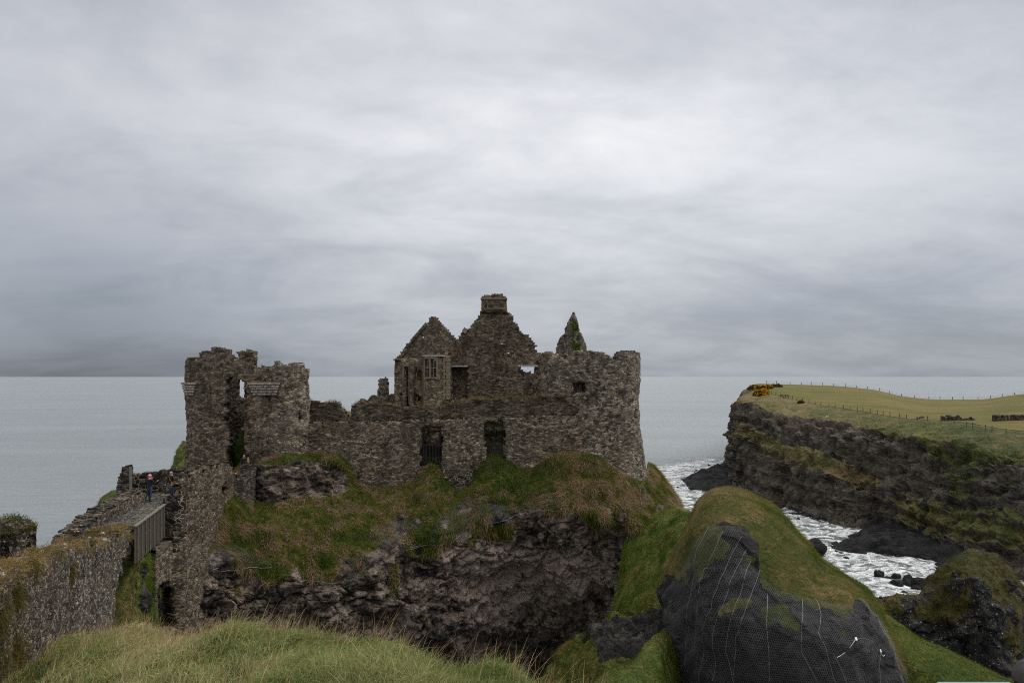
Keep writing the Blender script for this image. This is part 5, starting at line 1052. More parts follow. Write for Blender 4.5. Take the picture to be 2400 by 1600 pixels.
for u, v0, v1, Y in ((945.5, 856, 950, 83.05), (960, 856, 946, 82.85), (968.5, 850, 950, 82.75), (993, 846, 952, 82.4)):
    b = MB(); b.bar(P(u, v1, Y), P(u, v0, Y), .15, .2); b.build('jamb', M['palemullion'], mh)
b = MB(); b.bar(P(945.5, 856, 83.0), P(960, 856, 82.8), .15, .2); b.build('window_head', M['palemullion'], mh)
b = MB(); b.box((X(931, 83.2), 83.1, Zv(842.5, 83.2)), (.75, .5, .12)); b.build('eaves_course', M['spire'], mh)
# bay
by = [(X(994, 82.4), 83.0), (X(994, 81.3), 81.3), (X(1009, 80.4), 80.4), (X(1026, 80.6), 80.6), (X(1043, 81.4), 81.4)]
wa = [(996, 842), (1005, 840), (1006, 840), (1006, 884), (996, 884)]; wb = [(1009, 840), (1023.5, 841), (1023.5, 884), (1009, 884)]
wall('bay', by, [(990, 833), (1050, 833)], -4.1, M['ashlar'], mh, [wa, wb], thick=.4, seed=38, rough=.03, ragged=.02, cell=.14, block=.02)
b = MB()
for u, Y in ((995, 81.0), (1007.5, 80.25), (1024.5, 80.3)): b.bar(P(u, 885, Y), P(u, 839, Y), .16)
for u, Y, wd in ((1001, 80.7, .05), (1016, 80.35, .06)): b.bar(P(u, 885, Y), P(u, 839, Y), wd)
b.bar(P(995, 861.5, 80.95), P(1007.5, 861.5, 80.25), .09); b.bar(P(1007.5, 861.5, 80.25), P(1024.5, 861.5, 80.3), .09)
b.bar(P(995, 838.5, 80.95), P(1007.5, 838, 80.22), .2); b.bar(P(1007.5, 838, 80.22), P(1024.5, 839, 80.3), .2); b.bar(P(995, 885.5, 80.95), P(1007.5, 885.5, 80.22), .14); b.bar(P(1007.5, 885.5, 80.22), P(1024.5, 885.5, 80.3), .14)
b.build('mullion', M['palemullion'], mh)
b = MB()
pc = [np.array([*q, Zv(833.5, 80.8)]) for q in by]
for a, c_ in zip(pc[:-1], pc[1:]): b.bar(a+np.array([0, -.08, 0]), c_+np.array([0, -.08, 0]), .34, .12)
b.build('cornice', M['lintel'], mh)
wall('inner_screen', [(X(990, 82.6), 82.4), (X(1045, 82.6), 82.4)], [(980, 836), (1050, 836)], -4, M['gable'], mh, thick=.3, seed=39, rough=.04)
b = MB()
for k in range(13):
    z = Zv(836+8*k, 81.4); wd = (.36, .24)[k % 2]; b.box((X(1041, 81.3)-(.0 if k % 2 else .05), 81.25, z), (wd, .35, .33), jit=.015); b.box((X(1048.5, 81.4)+(.02 if k % 2 else .08), 81.35, z), ((.42, .6)[k % 2], .35, .33), jit=.015)
b.build('quoin', M['sandstone'], mh, bevel=.015)
wall('side_wall', [(X(1044, 81.5), 81.5), (X(1060, 81.8), 81.8)], [(1030, 834), (1070, 834)], -4, M['gable'], mh, thick=.5, seed=40, ragged=.06)
turf('front_wall', o_top['front_wall36'], 400, M['blade'], mh, [(.04, .07, .015), (.06, .09, .02)], (.08, .2), .025, .5, 9).name = 'turf'

iw = empty('ruined_wall', (5, 77, -2), label='broken inner wall stubs with pale mortar between the tall gable and round tower', cat='wall')
wall('wall', [(X(1252, 79), 79.2), (X(1312, 77), 77)], [(1245, 840), (1262, 832), (1275, 829), (1300, 831), (1320, 834)], -3.6, M['tower'], iw, [[(1253, 845), (1268, 850), (1268, 932), (1253, 932)]], thick=.8, seed=41, ragged=.35)
wall('pier', [(X(1282, 75.4), 75.8), (X(1284, 75.4), 75.4), (X(1306, 75.2), 75.2)], [(1275, 870), (1284, 858), (1295, 846), (1303, 842), (1320, 850)], -3.6, M['tower'], iw, thick=.7, seed=42, ragged=.3)

sp = empty('wall_fragment', (6, 84, -2), label='pointed spire like wall fragment with green ivy behind the round tower', cat='ruin')
wall('wall', [(X(1299, 83), 83.6), (X(1345, 82.2), 82.2), (X(1378, 83), 84.4)], [(1296, 845), (1301, 830), (1306, 806), (1312, 791), (1322, 784), (1325, 768), (1330, 755), (1337, 743), (1345, 731), (1350, 741), (1355, 754), (1357, 774), (1363, 780), (1373, 806), (1376, 826), (1382, 850)], -3, M['spire'], sp, [[(1325, 811), (1328, 811), (1328, 817), (1325, 817)]], thick=.3, seed=43, ragged=.05, cell=.13)
b = MB(); b.bar(P(1322, 783.5, 82.5), P(1344, 782, 82.0), .12, .12); b.build('string_course', M['spire'], sp)
n = 2200; uu = np.clip(rng.normal(1351, 5.5, n), 1343, 1372); vv = rng.uniform(745, 832, n); kk = (fbm(np.stack([uu*.12, vv*.09, uu*0], 1), 2, 4) > -.05) & (vv > 748+np.abs(uu-1348)*2.2); uu, vv = uu[kk], vv[kk]; n = len(uu)
yv = 82.2+np.clip(uu-1345, 0, 40)/33*2.0-.12; ps = np.stack([X(uu, yv), yv, Zv(vv, yv)], 1); dn = rng.normal(size=(n, 3)); dn /= np.linalg.norm(dn, axis=1)[:, None]
blades('ivy', ps, dn, rng.uniform(.08, .18, n), rng.uniform(.08, .15, n), np.array([0, 0, -.3])+np.zeros((n, 3)), palette(n, [(.035, .06, .012), (.06, .095, .02), (.09, .12, .03)], rng.random(n)), M['leaf'], sp, 2)

pi = empty('stone_pillar', (X(898, 88), 88, -3.5), label='lone weathered stone pillar standing left of the manor house', cat='pillar')
wall('shaft', [(X(884, 88), 88), (X(911, 88), 88), (X(911, 89.2), 89.2), (X(886, 89.2), 89.2), (X(884, 88), 88)], [(880, 930), (884, 914), (887, 910), (888, 890), (892, 886), (900, 885), (908, 885), (910, 890), (912, 905), (914, 920)], -4.4, M['spire'], pi, thick=.35, seed=44, ragged=.1)
for (u, v, r_, lab) in ((935-10, 935, .5, 'dark tumbled masonry lump beside the manor house corner'), (875, 945, .6, 'low heap of fallen stone left of the lone pillar'), (893, 948, .45, 'rough fallen stone at the foot of the lone pillar'), (850, 948, .5, 'mossy stone lump behind the broken wall top')):
    tag(lump('fallen_stone', P(u, v, 84), r_*1.3, M['parapet'], int(u), None, 3, .3, (1.2, 1, .9), attrs=False), lab, 'stone', 'fallen stones in the castle yard')

# birds perched in the tall gable
def gull(u, v, Y, lab, k=.5):
    b = MB(); c = P(u, v, Y); q = lambda x, y, z: c+np.array([x, y, z])*k
    b.tube([q(-.18+.4*t_, 0, .05*math.sin(t_*3)) for t_ in np.linspace(0, 1, 7)], np.array([.02, .055, .085, .09, .075, .05, .03])*k, 8)
    b.tube([q(.2, 0, .02), q(.24, 0, .10), q(.28, 0, .13), q(.36, 0, .12)], np.array([.035, .04, .042, .006])*k, 7)
    b.bar(q(.02, .02, -.15), q(.02, .02, -.05), .012); b.bar(q(.04, -.03, -.15), q(.04, -.03, -.05), .012)
    tag(b.build('gull', M['white'], smooth=True), lab, 'bird', 'gulls on the ruins')
gull(1176, 806, 81.75, 'white gull perched high on the tall gable'); gull(1191, 828, 81.75, 'white gull perched lower on the tall gable')
for (u, v) in ((1176, 809.5), (1191, 831.5)):
    b = MB(); b.box((X(u, 81.75), 81.8, Zv(v, 81.75)-.0), (.3, .45, .05)); b.build('ledge_stone', M['gable'], mh)
# ---------------------------------------------------------------- foreground wall
fw = empty('foreground_wall', (-16, 30, -9), label='tall rubble wall with a grassy lichened top running from the left edge to the bridge', cat='wall')
A = np.array([-14.1, 22.]); B = np.array([-18.96, 40.]); D = (B-A)/18
fpts = [tuple(A-D*9), tuple(A), tuple((A+B)/2), tuple(A+D*18.6)]
def fw_in(U, V, s, z, x, y):
    ye = np.interp(z, [-14, -11.3, -9.9, -8.73, -7.7, -7.0], [35.0, 35.2, 35.8, 37.6, 39.9, 40.2])
    tp = -5.62-(y-22)/18*2.05
    return (z < tp) & (y < ye)
masonry('wall', fpts, -14, -4, fw_in, M['fore'], fw, thick=1.3, cell=.13, rough=.07, ragged=.3, seed=51, block=.03)
tops = o_top['wall51']
kk = rng.integers(0, len(tops[0]), 210)
for q in range(0, 110):
    k = kk[q]; tt = rng.random()*.5; c = tops[0][k]*(1-tt)+tops[1][k]*tt
    if fbm(np.array([c*.9]), 2, 3)[0] < -.15: continue
    lump('cap_stone', c+np.array([0, 0, .03]), rng.uniform(.04, .12), M['lime'], int(q), fw, 2, .35, (1, 1.1, 1.0), attrs=False)
WT = [(.065, .065, .024), (.11, .095, .042), (.165, .13, .066), (.22, .175, .10), (.25, .20, .13)]
turf('wall', (tops[0]+np.array([0, 0, -.03]), tops[1]), 60000, M['blade'], fw, WT, (.16, .42), .014, .80, 21, .85).name = 'turf'
# tufts growing out of the face
tf = []
for (u, v, Y, n, sp_) in ((168, 1340, 0, 500, .16), (40, 1395, 0, 700, .22), (5, 1450, 0, 800, .25), (40, 1520, 0, 900, .25), (36, 1575, 0, 900, .25), (10, 1570, 0, 700, .3), (80, 1335, 0, 500, .2)):
    # meet of the pixel ray with the wall plane
    k = (u-1200)/F; Yw = (A[0]+.27*22)/(k+.27); c = P(u, v, Yw); tf.append(c+rng.normal(size=(n, 3))*np.array([.05, sp_, sp_*1.3]))
pos = np.concatenate(tf); n = len(pos); dn = np.array([.8, -.2, .3])+rng.normal(size=(n, 3))*.4; dn /= np.linalg.norm(dn, axis=1)[:, None]
blades('tuft', pos-np.array([.05, 0, 0]), dn, rng.uniform(.1, .3, n), rng.uniform(.01, .018, n), np.array([0, 0, -.8])+rng.normal(size=(n, 3))*.15, palette(n, [(.035, .05, .012), (.07, .07, .022), (.12, .095, .04)], rng.random(n)), M['blade'], fw)

lw = empty('ruined_wall', (-19, 31, -8), label='short ivy topped wall stub standing behind the foreground wall at far left', cat='wall')
wall('wall', [(X(-80, 30.5), 30.5), (X(58, 30.2), 30.2), (X(60, 31.5), 31.6)], [(-90, 1230), (0, 1228), (20, 1224), (36, 1226), (46, 1234), (54, 1242), (66, 1256)], -9.5, M['fore'], lw, thick=.8, seed=52, cell=.12, ragged=.15)
turf('wall', o_top['wall52'], 5000, M['blade'], lw, [(.03, .055, .01), (.05, .075, .016), (.09, .085, .03)], (.06, .18), .02, .8, 22).name = 'turf'

# ---------------------------------------------------------------- bridge, approach and forecourt
DZ = -8.05
path = MB(); 
pl = [(-19.6, 36.0, -9.3), (-20.25, 42.4, DZ-.1), (-21.95, 50.2, DZ), (-22.4, 52.6, DZ+.05), (-24.6, 54.4, DZ+.1)]
pr_ = [(-17.4, 36.2, -9.3)]
pv = np.array([(-21.9, 35.6, -9.2), (-19.2, 36.4, -9.2), (-22.4, 42.6, DZ-.05), (-20.35, 42.8, DZ-.05), (-23.4, 50.2, DZ), (-21.9, 50.2, DZ), (-25.8, 54.8, DZ+.1), (-21.6, 55.2, DZ+.15)])
tag(mesh('path', pv, np.array([[0, 1, 3, 2], [2, 3, 5, 4], [4, 5, 7, 6]]), M['slate']), 'grey slate gravel path leading over the bridge to the castle', 'path', kind='structure')
tag(mesh('path', np.array([(-21.6, 55.2, DZ+.15), (-20.9, 59.6, -8.4), (-21.2, 62.5, -8.2), (-21.9, 66, -8.0), (-23.5, 66, -7.9), (-23.4, 60, -8.)]), [np.array([[0, 1, 2, 5]]), np.array([[5, 2, 3, 4]])], M['slate']), 'worn stone ramp climbing into the gatehouse entrance', 'path', kind='structure')

br = empty('footbridge', (-21, 46.5, -9), label='short footbridge with weathered vertical timber side panel and pale handrail', cat='bridge')
a0 = np.array([-20.25, 42.6, DZ]); a1 = np.array([-21.88, 50.1, DZ]); dv = (a1-a0)/np.linalg.norm(a1-a0); nv = np.array([dv[1], -dv[0], 0])
b = MB(); n = 40
for k in range(n):
    p0 = a0+(a1-a0)*k/n+dv*.006; p1 = a0+(a1-a0)*(k+1)/n-dv*.006; dz = rng.uniform(-.02, .02); q = (p0+p1)/2+nv*(.045+rng.uniform(-.008, .008))
    b.box(q+np.array([0, 0, -1.03+dz]), (np.linalg.norm(p1-p0), .04, 1.95), math.atan2(dv[1], dv[0]))
b.build('side_panel', M['wood'], br, bevel=.006)
b = MB()
for k in range(0, 8): b.box(a0+(a1-a0)*(k+.5)/8+nv*.10+np.array([0, 0, -1.0]), (.07, .07, 1.98), math.atan2(dv[1], dv[0]))
b.build('batten', M['woodpale'], br, bevel=.008)
b = MB(); b.bar(a0+nv*.06+np.array([0, 0, .03]), a1+nv*.06+np.array([0, 0, .03]), .20, .08); b.build('handrail', M['woodpale'], br, bevel=.015)
for o_ in (.3, 1.4):
    b = MB(); b.bar(a0-nv*o_+np.array([0, 0, -1.2]), a1-nv*o_+np.array([0, 0, -1.2]), .3, .5); b.build('beam', M['wood'], br)

pw = empty('parapet_wall', (-23, 47, -8), label='low dry stone parapet with slabs on top along the far side of the bridge path', cat='wall')
ppts = [(-21.35, 38.6), (-22.25, 43.6), (-23.55, 51.4)]
def pw_in(U, V, s, z, x, y): return z < np.interp(y, [38, 40, 43.6, 51.4], [-8.0, -7.75, -7.38, -7.28])
masonry('wall', ppts, -9.6, -7.0, pw_in, M['fore'], pw, thick=.85, cell=.13, rough=.06, ragged=.12, seed=53)
b = MB(); tp = o_top['wall53']
f_, L_ = path_eval(ppts)
for s_ in np.arange(.3, L_-.2, .27):
    p_, nn_ = f_(np.array([s_])); zc = np.interp(p_[0, 1], [38, 40, 43.6, 51.4], [-8.0, -7.75, -7.38, -7.28])
    for off in (.12, .42, .72):
        q = p_[0]+nn_[0]*(off+rng.uniform(-.06, .06)); b.box((q[0], q[1], zc+.05+rng.uniform(-.06, .07)), (rng.uniform(.25, .45), rng.uniform(.18, .3), rng.uniform(.07, .14)), rng.uniform(-.5, .5)+math.atan2(nn_[0, 1], nn_[0, 0]), rng.uniform(-.2, .2), .03)
b.build('coping', M['slab'], pw, bevel=.015)

bw = empty('boundary_wall', (-23.5, 54, -8), label='blackened stone wall with pale mortar behind the visitors on the bridge', cat='wall')
wall('wall', [(X(296, 54.2), 54.2), (X(462, 54.6), 54.6)], [(290, 1114), (310, 1113), (325, 1109), (345, 1107), (365, 1104), (400, 1101), (430, 1098), (447, 1096), (470, 1094)], -9.5, M['black'], bw, thick=.6, seed=54, cell=.15, ragged=.08)
b = MB(); b.box(P(334, 1126, 54.0), (.27, .05, .24)); b.build('plaque', M['plaque'], bw, bevel=.01)
pp = empty('wall_pillar', (-25.6, 52.5, -8), label='leaning ruined stone pillar beside the bridge path', cat='pillar')
wall('shaft', [(X(271, 52.6), 53.6), (X(271, 52.5), 52.5), (X(307, 52.5), 52.5), (X(308, 53.6), 53.8)], [(268, 1172), (271, 1140), (275, 1132), (277, 1116), (282, 1110), (287, 1103), (291, 1093), (306, 1092), (309, 1100)], -9.5, M['slab'], pp, thick=.55, seed=55, cell=.13, ragged=.1)
b = MB(); b.bar(P(305.5, 1158, 52.3), P(305.5, 1094, 52.3), .12, .12); b.build('timber_post', M['woodpale'], pp)

fo = empty('forecourt_wall', (-21, 54, -10), label='high outer wall with white mortar and an arch below it right of the bridge', cat='wall')
fpt = [(-23.3, 50.6), (-22.9, 50.35), (-21.25, 50.25), (-20.95, 50.5), (X(500, 55.5), 55.5), (X(545, 59.6), 59.6), (X(552, 60.6), 60.9)]
FT = [(340, 1296), (383.5, 1290), (384.5, 1172), (400, 1174), (412, 1170), (418, 1150), (424, 1138), (432, 1124), (446, 1112), (464, 1100), (490, 1094), (505, 1090), (522, 1085), (540, 1092), (546, 1112), (556, 1122)]
arch = [(370, 1470), (370, 1385), (374, 1370), (381, 1360), (389, 1357), (398, 1363), (405, 1378), (410, 1405), (411, 1470)]
holes = [arch, [(520, 1139), (527, 1135), (532, 1142), (529, 1162), (521, 1164)], [(481, 1162), (485, 1160), (486, 1172), (481, 1174)]]
up = lambda U, V, s, z, x, y: z > -10.6
masonry('outer_wall', fpt, -18, -5.2, lambda U, V, s, z, x, y: (V >= prof(FT)(U)) & ~inpoly(U, V, arch) & ~inpoly(U, V, holes[1]) & ~inpoly(U, V, holes[2]), M['brown'], fo, thick=.6, cell=.15, rough=.09, ragged=.25, seed=56)
wall('pier', [(-21.96, 50.35), (-21.94, 50.12), (-21.2, 50.05), (-20.82, 50.4), (X(452, 52.8)+.10, 52.8)], [(380, 1172), (418, 1172), (423, 1140), (434, 1126), (448, 1116), (470, 1104), (480, 1100)], -11.0, M['black'], fo, [[(440, 1300), (448, 1200), (440, 1160), (480, 1090), (500, 1300)], [(420, 1262), (470, 1235), (470, 1300), (420, 1300)]], thick=.35, seed=57, cell=.13, ragged=.12)
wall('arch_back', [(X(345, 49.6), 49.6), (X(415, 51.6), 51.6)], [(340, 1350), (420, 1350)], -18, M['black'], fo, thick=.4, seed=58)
b = MB(); tA, tB = o_top['outer_wall56']
for k in rng.permutation(len(tA))[:70]:
    c = tA[k]*.5+tB[k]*.5
    if c[1] > 57 or c[0] < -22.2: continue
    b.box(c+np.array([rng.uniform(-.3, .3), rng.uniform(-.1, .1), .02]), (rng.uniform(.3, .55), rng.uniform(.2, .35), rng.uniform(.07, .13)), rng.uniform(0, 3), rng.uniform(-.15, .15), .03)
b.build('coping', M['slab'], fo, bevel=.015)
wall('abutment', [(-23.0, 46.8), (-20.95, 46.9), (-21.3, 50.0), (-20.75, 50.6), (X(455, 53.2), 53.2)], [(330, 1306), (350, 1299), (365, 1290), (385, 1277), (410, 1264), (440, 1252), (470, 1240)], -18, M['brown'], fo, [arch, [(450, 1230), (520, 1230), (520, 1700), (420, 1700), (436, 1400), (452, 1300)]], thick=.7, seed=61, cell=.14, ragged=.15)
rw = empty('retaining_wall', (-19.8, 60, -8.8), label='low broken slab wall at the foot of the gatehouse entrance', cat='wall')
wall('wall', [(X(543, 59.8), 59.8), (X(575, 60.6), 60.6), (X(602, 62.6), 62.6)], [(540, 1130), (556, 1122), (570, 1116), (580, 1110), (588, 1100), (600, 1094), (608, 1092)], -10.6, M['slab'], rw, thick=.5, seed=59, cell=.13, ragged=.15)
wall('step', [(X(564, 63.0), 63.0), (X(590, 63.2), 63.2)], [(560, 1089), (592, 1087)], -8.6, M['slab'], rw, thick=.4, seed=60, cell=.12, ragged=.05)

# blurred rail at the lower right
rl = empty('handrail', P(2270, 1600, 4.2), label='pale teal painted rail at the bottom edge on the right', cat='rail')
b = MB(); b.box(P(2287, 1604.5, 4.2), (.385, .05, .018)); b.build('top_bar', M['teal'], rl, bevel=.004)
for u in (2215, 2355):
    b = MB(); b.box(P(u, 1604, 4.2)+np.array([0, 0, -.5]), (.03, .03, .96)); b.build('leg', M['teal'], rl)

# ---------------------------------------------------------------- people
SK = plain('skin', (.42, .27, .2), .6, .1, 20); HAIRD = plain('dark_hair', (.02, .016, .013), .7, .3, 40); HAIRB = plain('blonde_hair', (.22, .15, .075), .6, .3, 40); HAIRG = plain('grey_hair', (.2, .19, .175), .7, .25, 40)
CLM = {}
def cloth(nm, c):
    if nm not in CLM: CLM[nm] = plain(nm, c, .9, .2, 25)
    return CLM[nm]
def person(loc, rz, label, coat, legs, hair, hat=None, bend=0., arms=(.25, .25), elbow=(.25, .25), h=1.72, stride=.08, group='visitors at the castle', longhair=False, extra=None):
    """one continuous skinned body: trunk, neck, head, tapering limbs, five fingers a hand; faces local -y"""
    s = h/1.72; root = empty('person', loc, rz, label=label, cat='person', group=group)
    V = []; E = []; Rr = []
    def v(x, y, z, r, par=None):
        V.append((x*s, y*s, z*s)); Rr.append((r if isinstance(r, tuple) else (r, r))); k = len(V)-1
        if par is not None: E.append((par, k))
        return k
    cb, sb = math.cos(bend), math.sin(bend)
    def up(x, y, z): dz = z-.95; return (x, y*cb-dz*sb, .95+dz*cb+y*sb)
    pel = v(0, 0, .95, (.16, .125)); wa = v(*up(0, 0, 1.1), (.155, .115), pel); ch = v(*up(0, .0, 1.3), (.185, .125), wa); nb = v(*up(0, .01, 1.44), (.10, .085), ch); nk = v(*up(0, -.005, 1.5), .055, nb); hd0 = v(*up(0, -.025, 1.56), (.07, .082), nk); hd = v(*up(0, -.02, 1.64), (.078, .098), hd0); v(*up(0, -.01, 1.71), (.058, .07), hd)
    nose = v(*up(0, -.128, 1.605), .011, hd0)
    for sx in (-1, 1): v(*up(sx*.083, 0, 1.605), .014, hd)
    for q, sx in enumerate((-1, 1)):
        hip = v(sx*.095, 0, .88, .105, pel); kn = v(sx*.105, -sx*stride*.5-.02, .48, .068, hip); an = v(sx*.11, -sx*stride+.03, .09, .045, kn); v(sx*.115, -sx*stride-.05, .045, (.042, .035), an); v(sx*.12, -sx*stride-.14, .035, (.04, .028), len(V)-1)
        sh = v(*up(sx*.19, 0, 1.41), .066, nb); a = arms[q]; e = elbow[q]
        el = v(*up(sx*.25, -.29*math.sin(a), 1.41-.29*math.cos(a)), .052, sh); fx, fy, fz = sx*.24, -.29*math.sin(a)-.25*math.sin(a+e), 1.41-.29*math.cos(a)-.25*math.cos(a+e)
        wr = v(*up(fx, fy, fz), .034, el); ds, dc = math.sin(a+e), math.cos(a+e)
        pm = v(*up(fx, fy-.06*ds, fz-.06*dc), (.04, .02), wr)
        for f in range(4):
            o_ = (f-1.5)*.02; ln = (.06, .07, .066, .05)[f]; k1 = v(*up(fx+o_, fy-(.06+ln*.6)*ds, fz-(.06+ln*.6)*dc), .009, pm); v(*up(fx+o_*1.1-sx*.012, fy-(.06+ln*1.15)*ds+.008*dc, fz-(.06+ln*1.1)*dc), .008, k1)
        t1 = v(*up(fx-sx*.04, fy-.04*ds-.012, fz-.045*dc), .011, wr); v(*up(fx-sx*.05, fy-.075*ds-.016, fz-.085*dc), .009, t1)
    me = bpy.data.meshes.new('body'); me.from_pydata(V, E, []); o = bpy.data.objects.new('body', me); col.objects.link(o)
    m = o.modifiers.new('Skin', 'SKIN'); m.use_smooth_shade = True
    sv = me.skin_vertices[0].data
    for k, r_ in enumerate(Rr): sv[k].radius = (r_[0]*s, r_[1]*s); sv[k].use_root = (k == 0)
    ss = o.modifiers.new('Subdivision', 'SUBSURF'); ss.levels = 1; ss.render_levels = 1
    dg = bpy.context.evaluated_depsgraph_get(); dg.update(); m2 = bpy.data.meshes.new_from_object(o.evaluated_get(dg)); bpy.data.objects.remove(o); m2.name = 'body'
    ob = link('body', m2, [coat, legs, SK, HAIRD], root)
    C0 = np.array(V); lab = np.zeros(len(V), int)
    pts = np.array([p.center[:] for p in m2.polygons]); near = np.argmin(((pts[:, None]-C0[None])**2).sum(2), 1)
    zl = C0[:, 2]/s
    cls = np.zeros(len(V), int)
    for k in range(len(V)):
        if k in (nk, hd0, hd, hd+1, nose, nose+1, nose+2): cls[k] = 2
    base = nose+3
    for q in range(2):
        b0 = base+q*18
        for k in range(b0, b0+3): cls[k] = 1
        for k in range(b0+3, b0+5): cls[k] = 3
        for k in range(b0+8, min(b0+18, len(V))): cls[k] = 2
    mi = cls[near]; mi[(near == pel) & (pts[:, 2] < .86*s)] = 1
    m2.polygons.foreach_set('material_index', mi.astype(np.int32)); m2.polygons.foreach_set('use_smooth', np.ones(len(mi), bool)); m2.update()
    hc = np.array(up(0, -.005, 1.655))*s
    def cap(name, mat, r, zc, low_, seed):
        bm = bmesh.new(); bmesh.ops.create_icosphere(bm, subdivisions=3, radius=1)
        vv = np.array([x.co[:] for x in bm.verts]); ff = np.array([[q.index for q in p.verts] for p in bm.faces]); bm.free()
        dz = np.where((vv[:, 1] < -.35) & (vv[:, 2] < .25), .25, vv[:, 2]) if low_ else np.maximum(vv[:, 2], -.12)
        vv = np.stack([vv[:, 0]*r*.088, vv[:, 1]*r*.108, dz*r*.085+zc], 1)*s*(1+.05*fbm(vv*4, 2, seed))[:, None]
        return mesh(name, vv+hc, ff, mat, root, None, True, world=False)
    if hair is not None:
        cap('hair', hair, 1.07, 0, True, 3)
        if longhair:
            b = MB(); b.tube(np.array([up(0, .05, 1.68), up(0, .09, 1.56), up(0, .12, 1.42), up(0, .13, 1.28)])*s, np.array([.075, .10, .10, .05])*s, 10); b.build('hair', hair, root, smooth=True, world=False)
    for sx in (-1, 1):
        b = MB(); q = np.array(up(sx*.032, -.108, 1.635))*s; b.box(q, (.018*s, .012*s, .012*s)); b.build('eye', HAIRD, root, world=False)
    b = MB(); b.box(np.array(up(0, -.105, 1.565))*s, (.05*s, .012*s, .012*s)); b.build('mouth', plain('lip', (.28, .12, .1)) if 'lip' not in bpy.data.materials else bpy.data.materials['lip'], root, world=False)
    if hat is not None:
        cap('hat', hat, 1.22, .018, False, 5)
        bm = MB(); bm.tube(np.array([hc+np.array([0, 0, .10])*s, hc+np.array([0, 0, .15])*s]), np.array([.035, .03])*s, 8); bm.build('bobble', hat, root, smooth=True, world=False)
    if extra: extra(root, s, up)
    return root
navy = cloth('black_jacket', (.012, .012, .014)); jean = cloth('blue_denim', (.03, .05, .10)); dark = cloth('dark_trousers', (.018, .018, .02)); blue = cloth('blue_jacket', (.03, .075, .14)); pink = cloth('pink_wool', (.62, .16, .34)); grw = cloth('grey_wool', (.12, .115, .11)); red = cloth('red_wool', (.5, .05, .04)); orange = cloth('orange_cloth', (.42, .12, .04)); ochre = cloth('ochre_cloth', (.35, .19, .03)); brownc = cloth('brown_coat', (.06, .042, .03))
def strap(c):
    def f(root, s, up):
        b = MB(); b.tube(np.array([up(-.15, -.05, 1.44), up(-.02, -.15, 1.28), up(.15, -.13, 1.05)])*s, .012, 5); b.build('strap', c, root, world=False)
        b = MB(); b.box(np.array(up(.18, -.12, 1.0))*s, (.14, .12, .12)); b.build('bag', c, root, bevel=.02, world=False)
    return f
def paper(root, s, up):
    b = MB(); b.box(np.array(up(.12, -.42, 1.42))*s, (.3, .012, .22), 0, .15); b.build('leaflet', M['white'], root, world=False)
person((X(351, 51.2), 51.2, DZ), R(160), 'person in a pink bobble hat black jacket and jeans on the bridge path', navy, jean, None, pink, 0, (.5, .9), (1.6, 1.5), 1.72)
person((X(402, 52.6), 52.6, DZ+.03), R(-20), 'person in a long black jacket with a tan shoulder strap near the mortared pier', navy, jean, HAIRG, None, .05, (.3, .2), (.5, .4), 1.74, extra=strap(cloth('tan_leather', (.35, .16, .05))))
person((X(411, 51.6), 51.7, DZ-.1), R(70), 'person in a blue jacket and grey hat leaning over the parapet beside the pier', blue, jean, HAIRG, grw, .55, (.9, .8), (.5, .6), 1.66, extra=strap(red))
person((X(572, 63.9), 63.9, Zv(1065, 63.9)-1.74), R(20), 'bald person in a black jacket standing in the gatehouse entrance', navy, dark, None, None, 0, (.2, .3), (.3, .3), 1.74)
person((X(581.5, 63.7), 63.7, Zv(1071, 63.7)-1.66), R(200), 'person with long blonde hair and a brown coat standing in the gatehouse entrance', brownc, dark, HAIRB, None, 0, (.2, .3), (.3, .4), 1.64, longhair=True)
person((X(549, 60.6), 60.7, Zv(1103, 60.7)-1.66), R(150), 'person in dark clothes behind the forecourt wall below the gatehouse', dark, dark, HAIRD, None, .15, (.3, .3), (.3, .3), 1.66)
person((X(561, 61.2), 61.3, Zv(1104, 61.3)-1.55), R(120), 'person in black with an orange scarf bending on the steps below the gatehouse', navy, dark, HAIRD, None, .5, (.5, .6), (.6, .5), 1.62, extra=strap(orange))
person((X(179, 38.4), 38.4, Zv(1233, 38.4)-1.72), R(30), 'dark haired person mostly hidden behind the foreground wall', navy, dark, HAIRD, None, 0, (.3, .3), (.4, .4), 1.72)
person((X(221, 38.9), 38.9, Zv(1229, 38.9)-1.70), R(-10), 'person holding a white leaflet behind the foreground wall top', navy, dark, HAIRD, None, 0, (.8, .9), (1.0, 1.0), 1.70, extra=paper)
person((X(2446, 3.6), 3.6, Zv(1562, 3.6)-1.72), R(200), 'person in a grey wool hat and ochre coat cut off by the lower right corner', ochre, dark, None, cloth('charcoal_wool', (.05, .045, .045)), 0, (.2, .2), (.3, .3), 1.70)
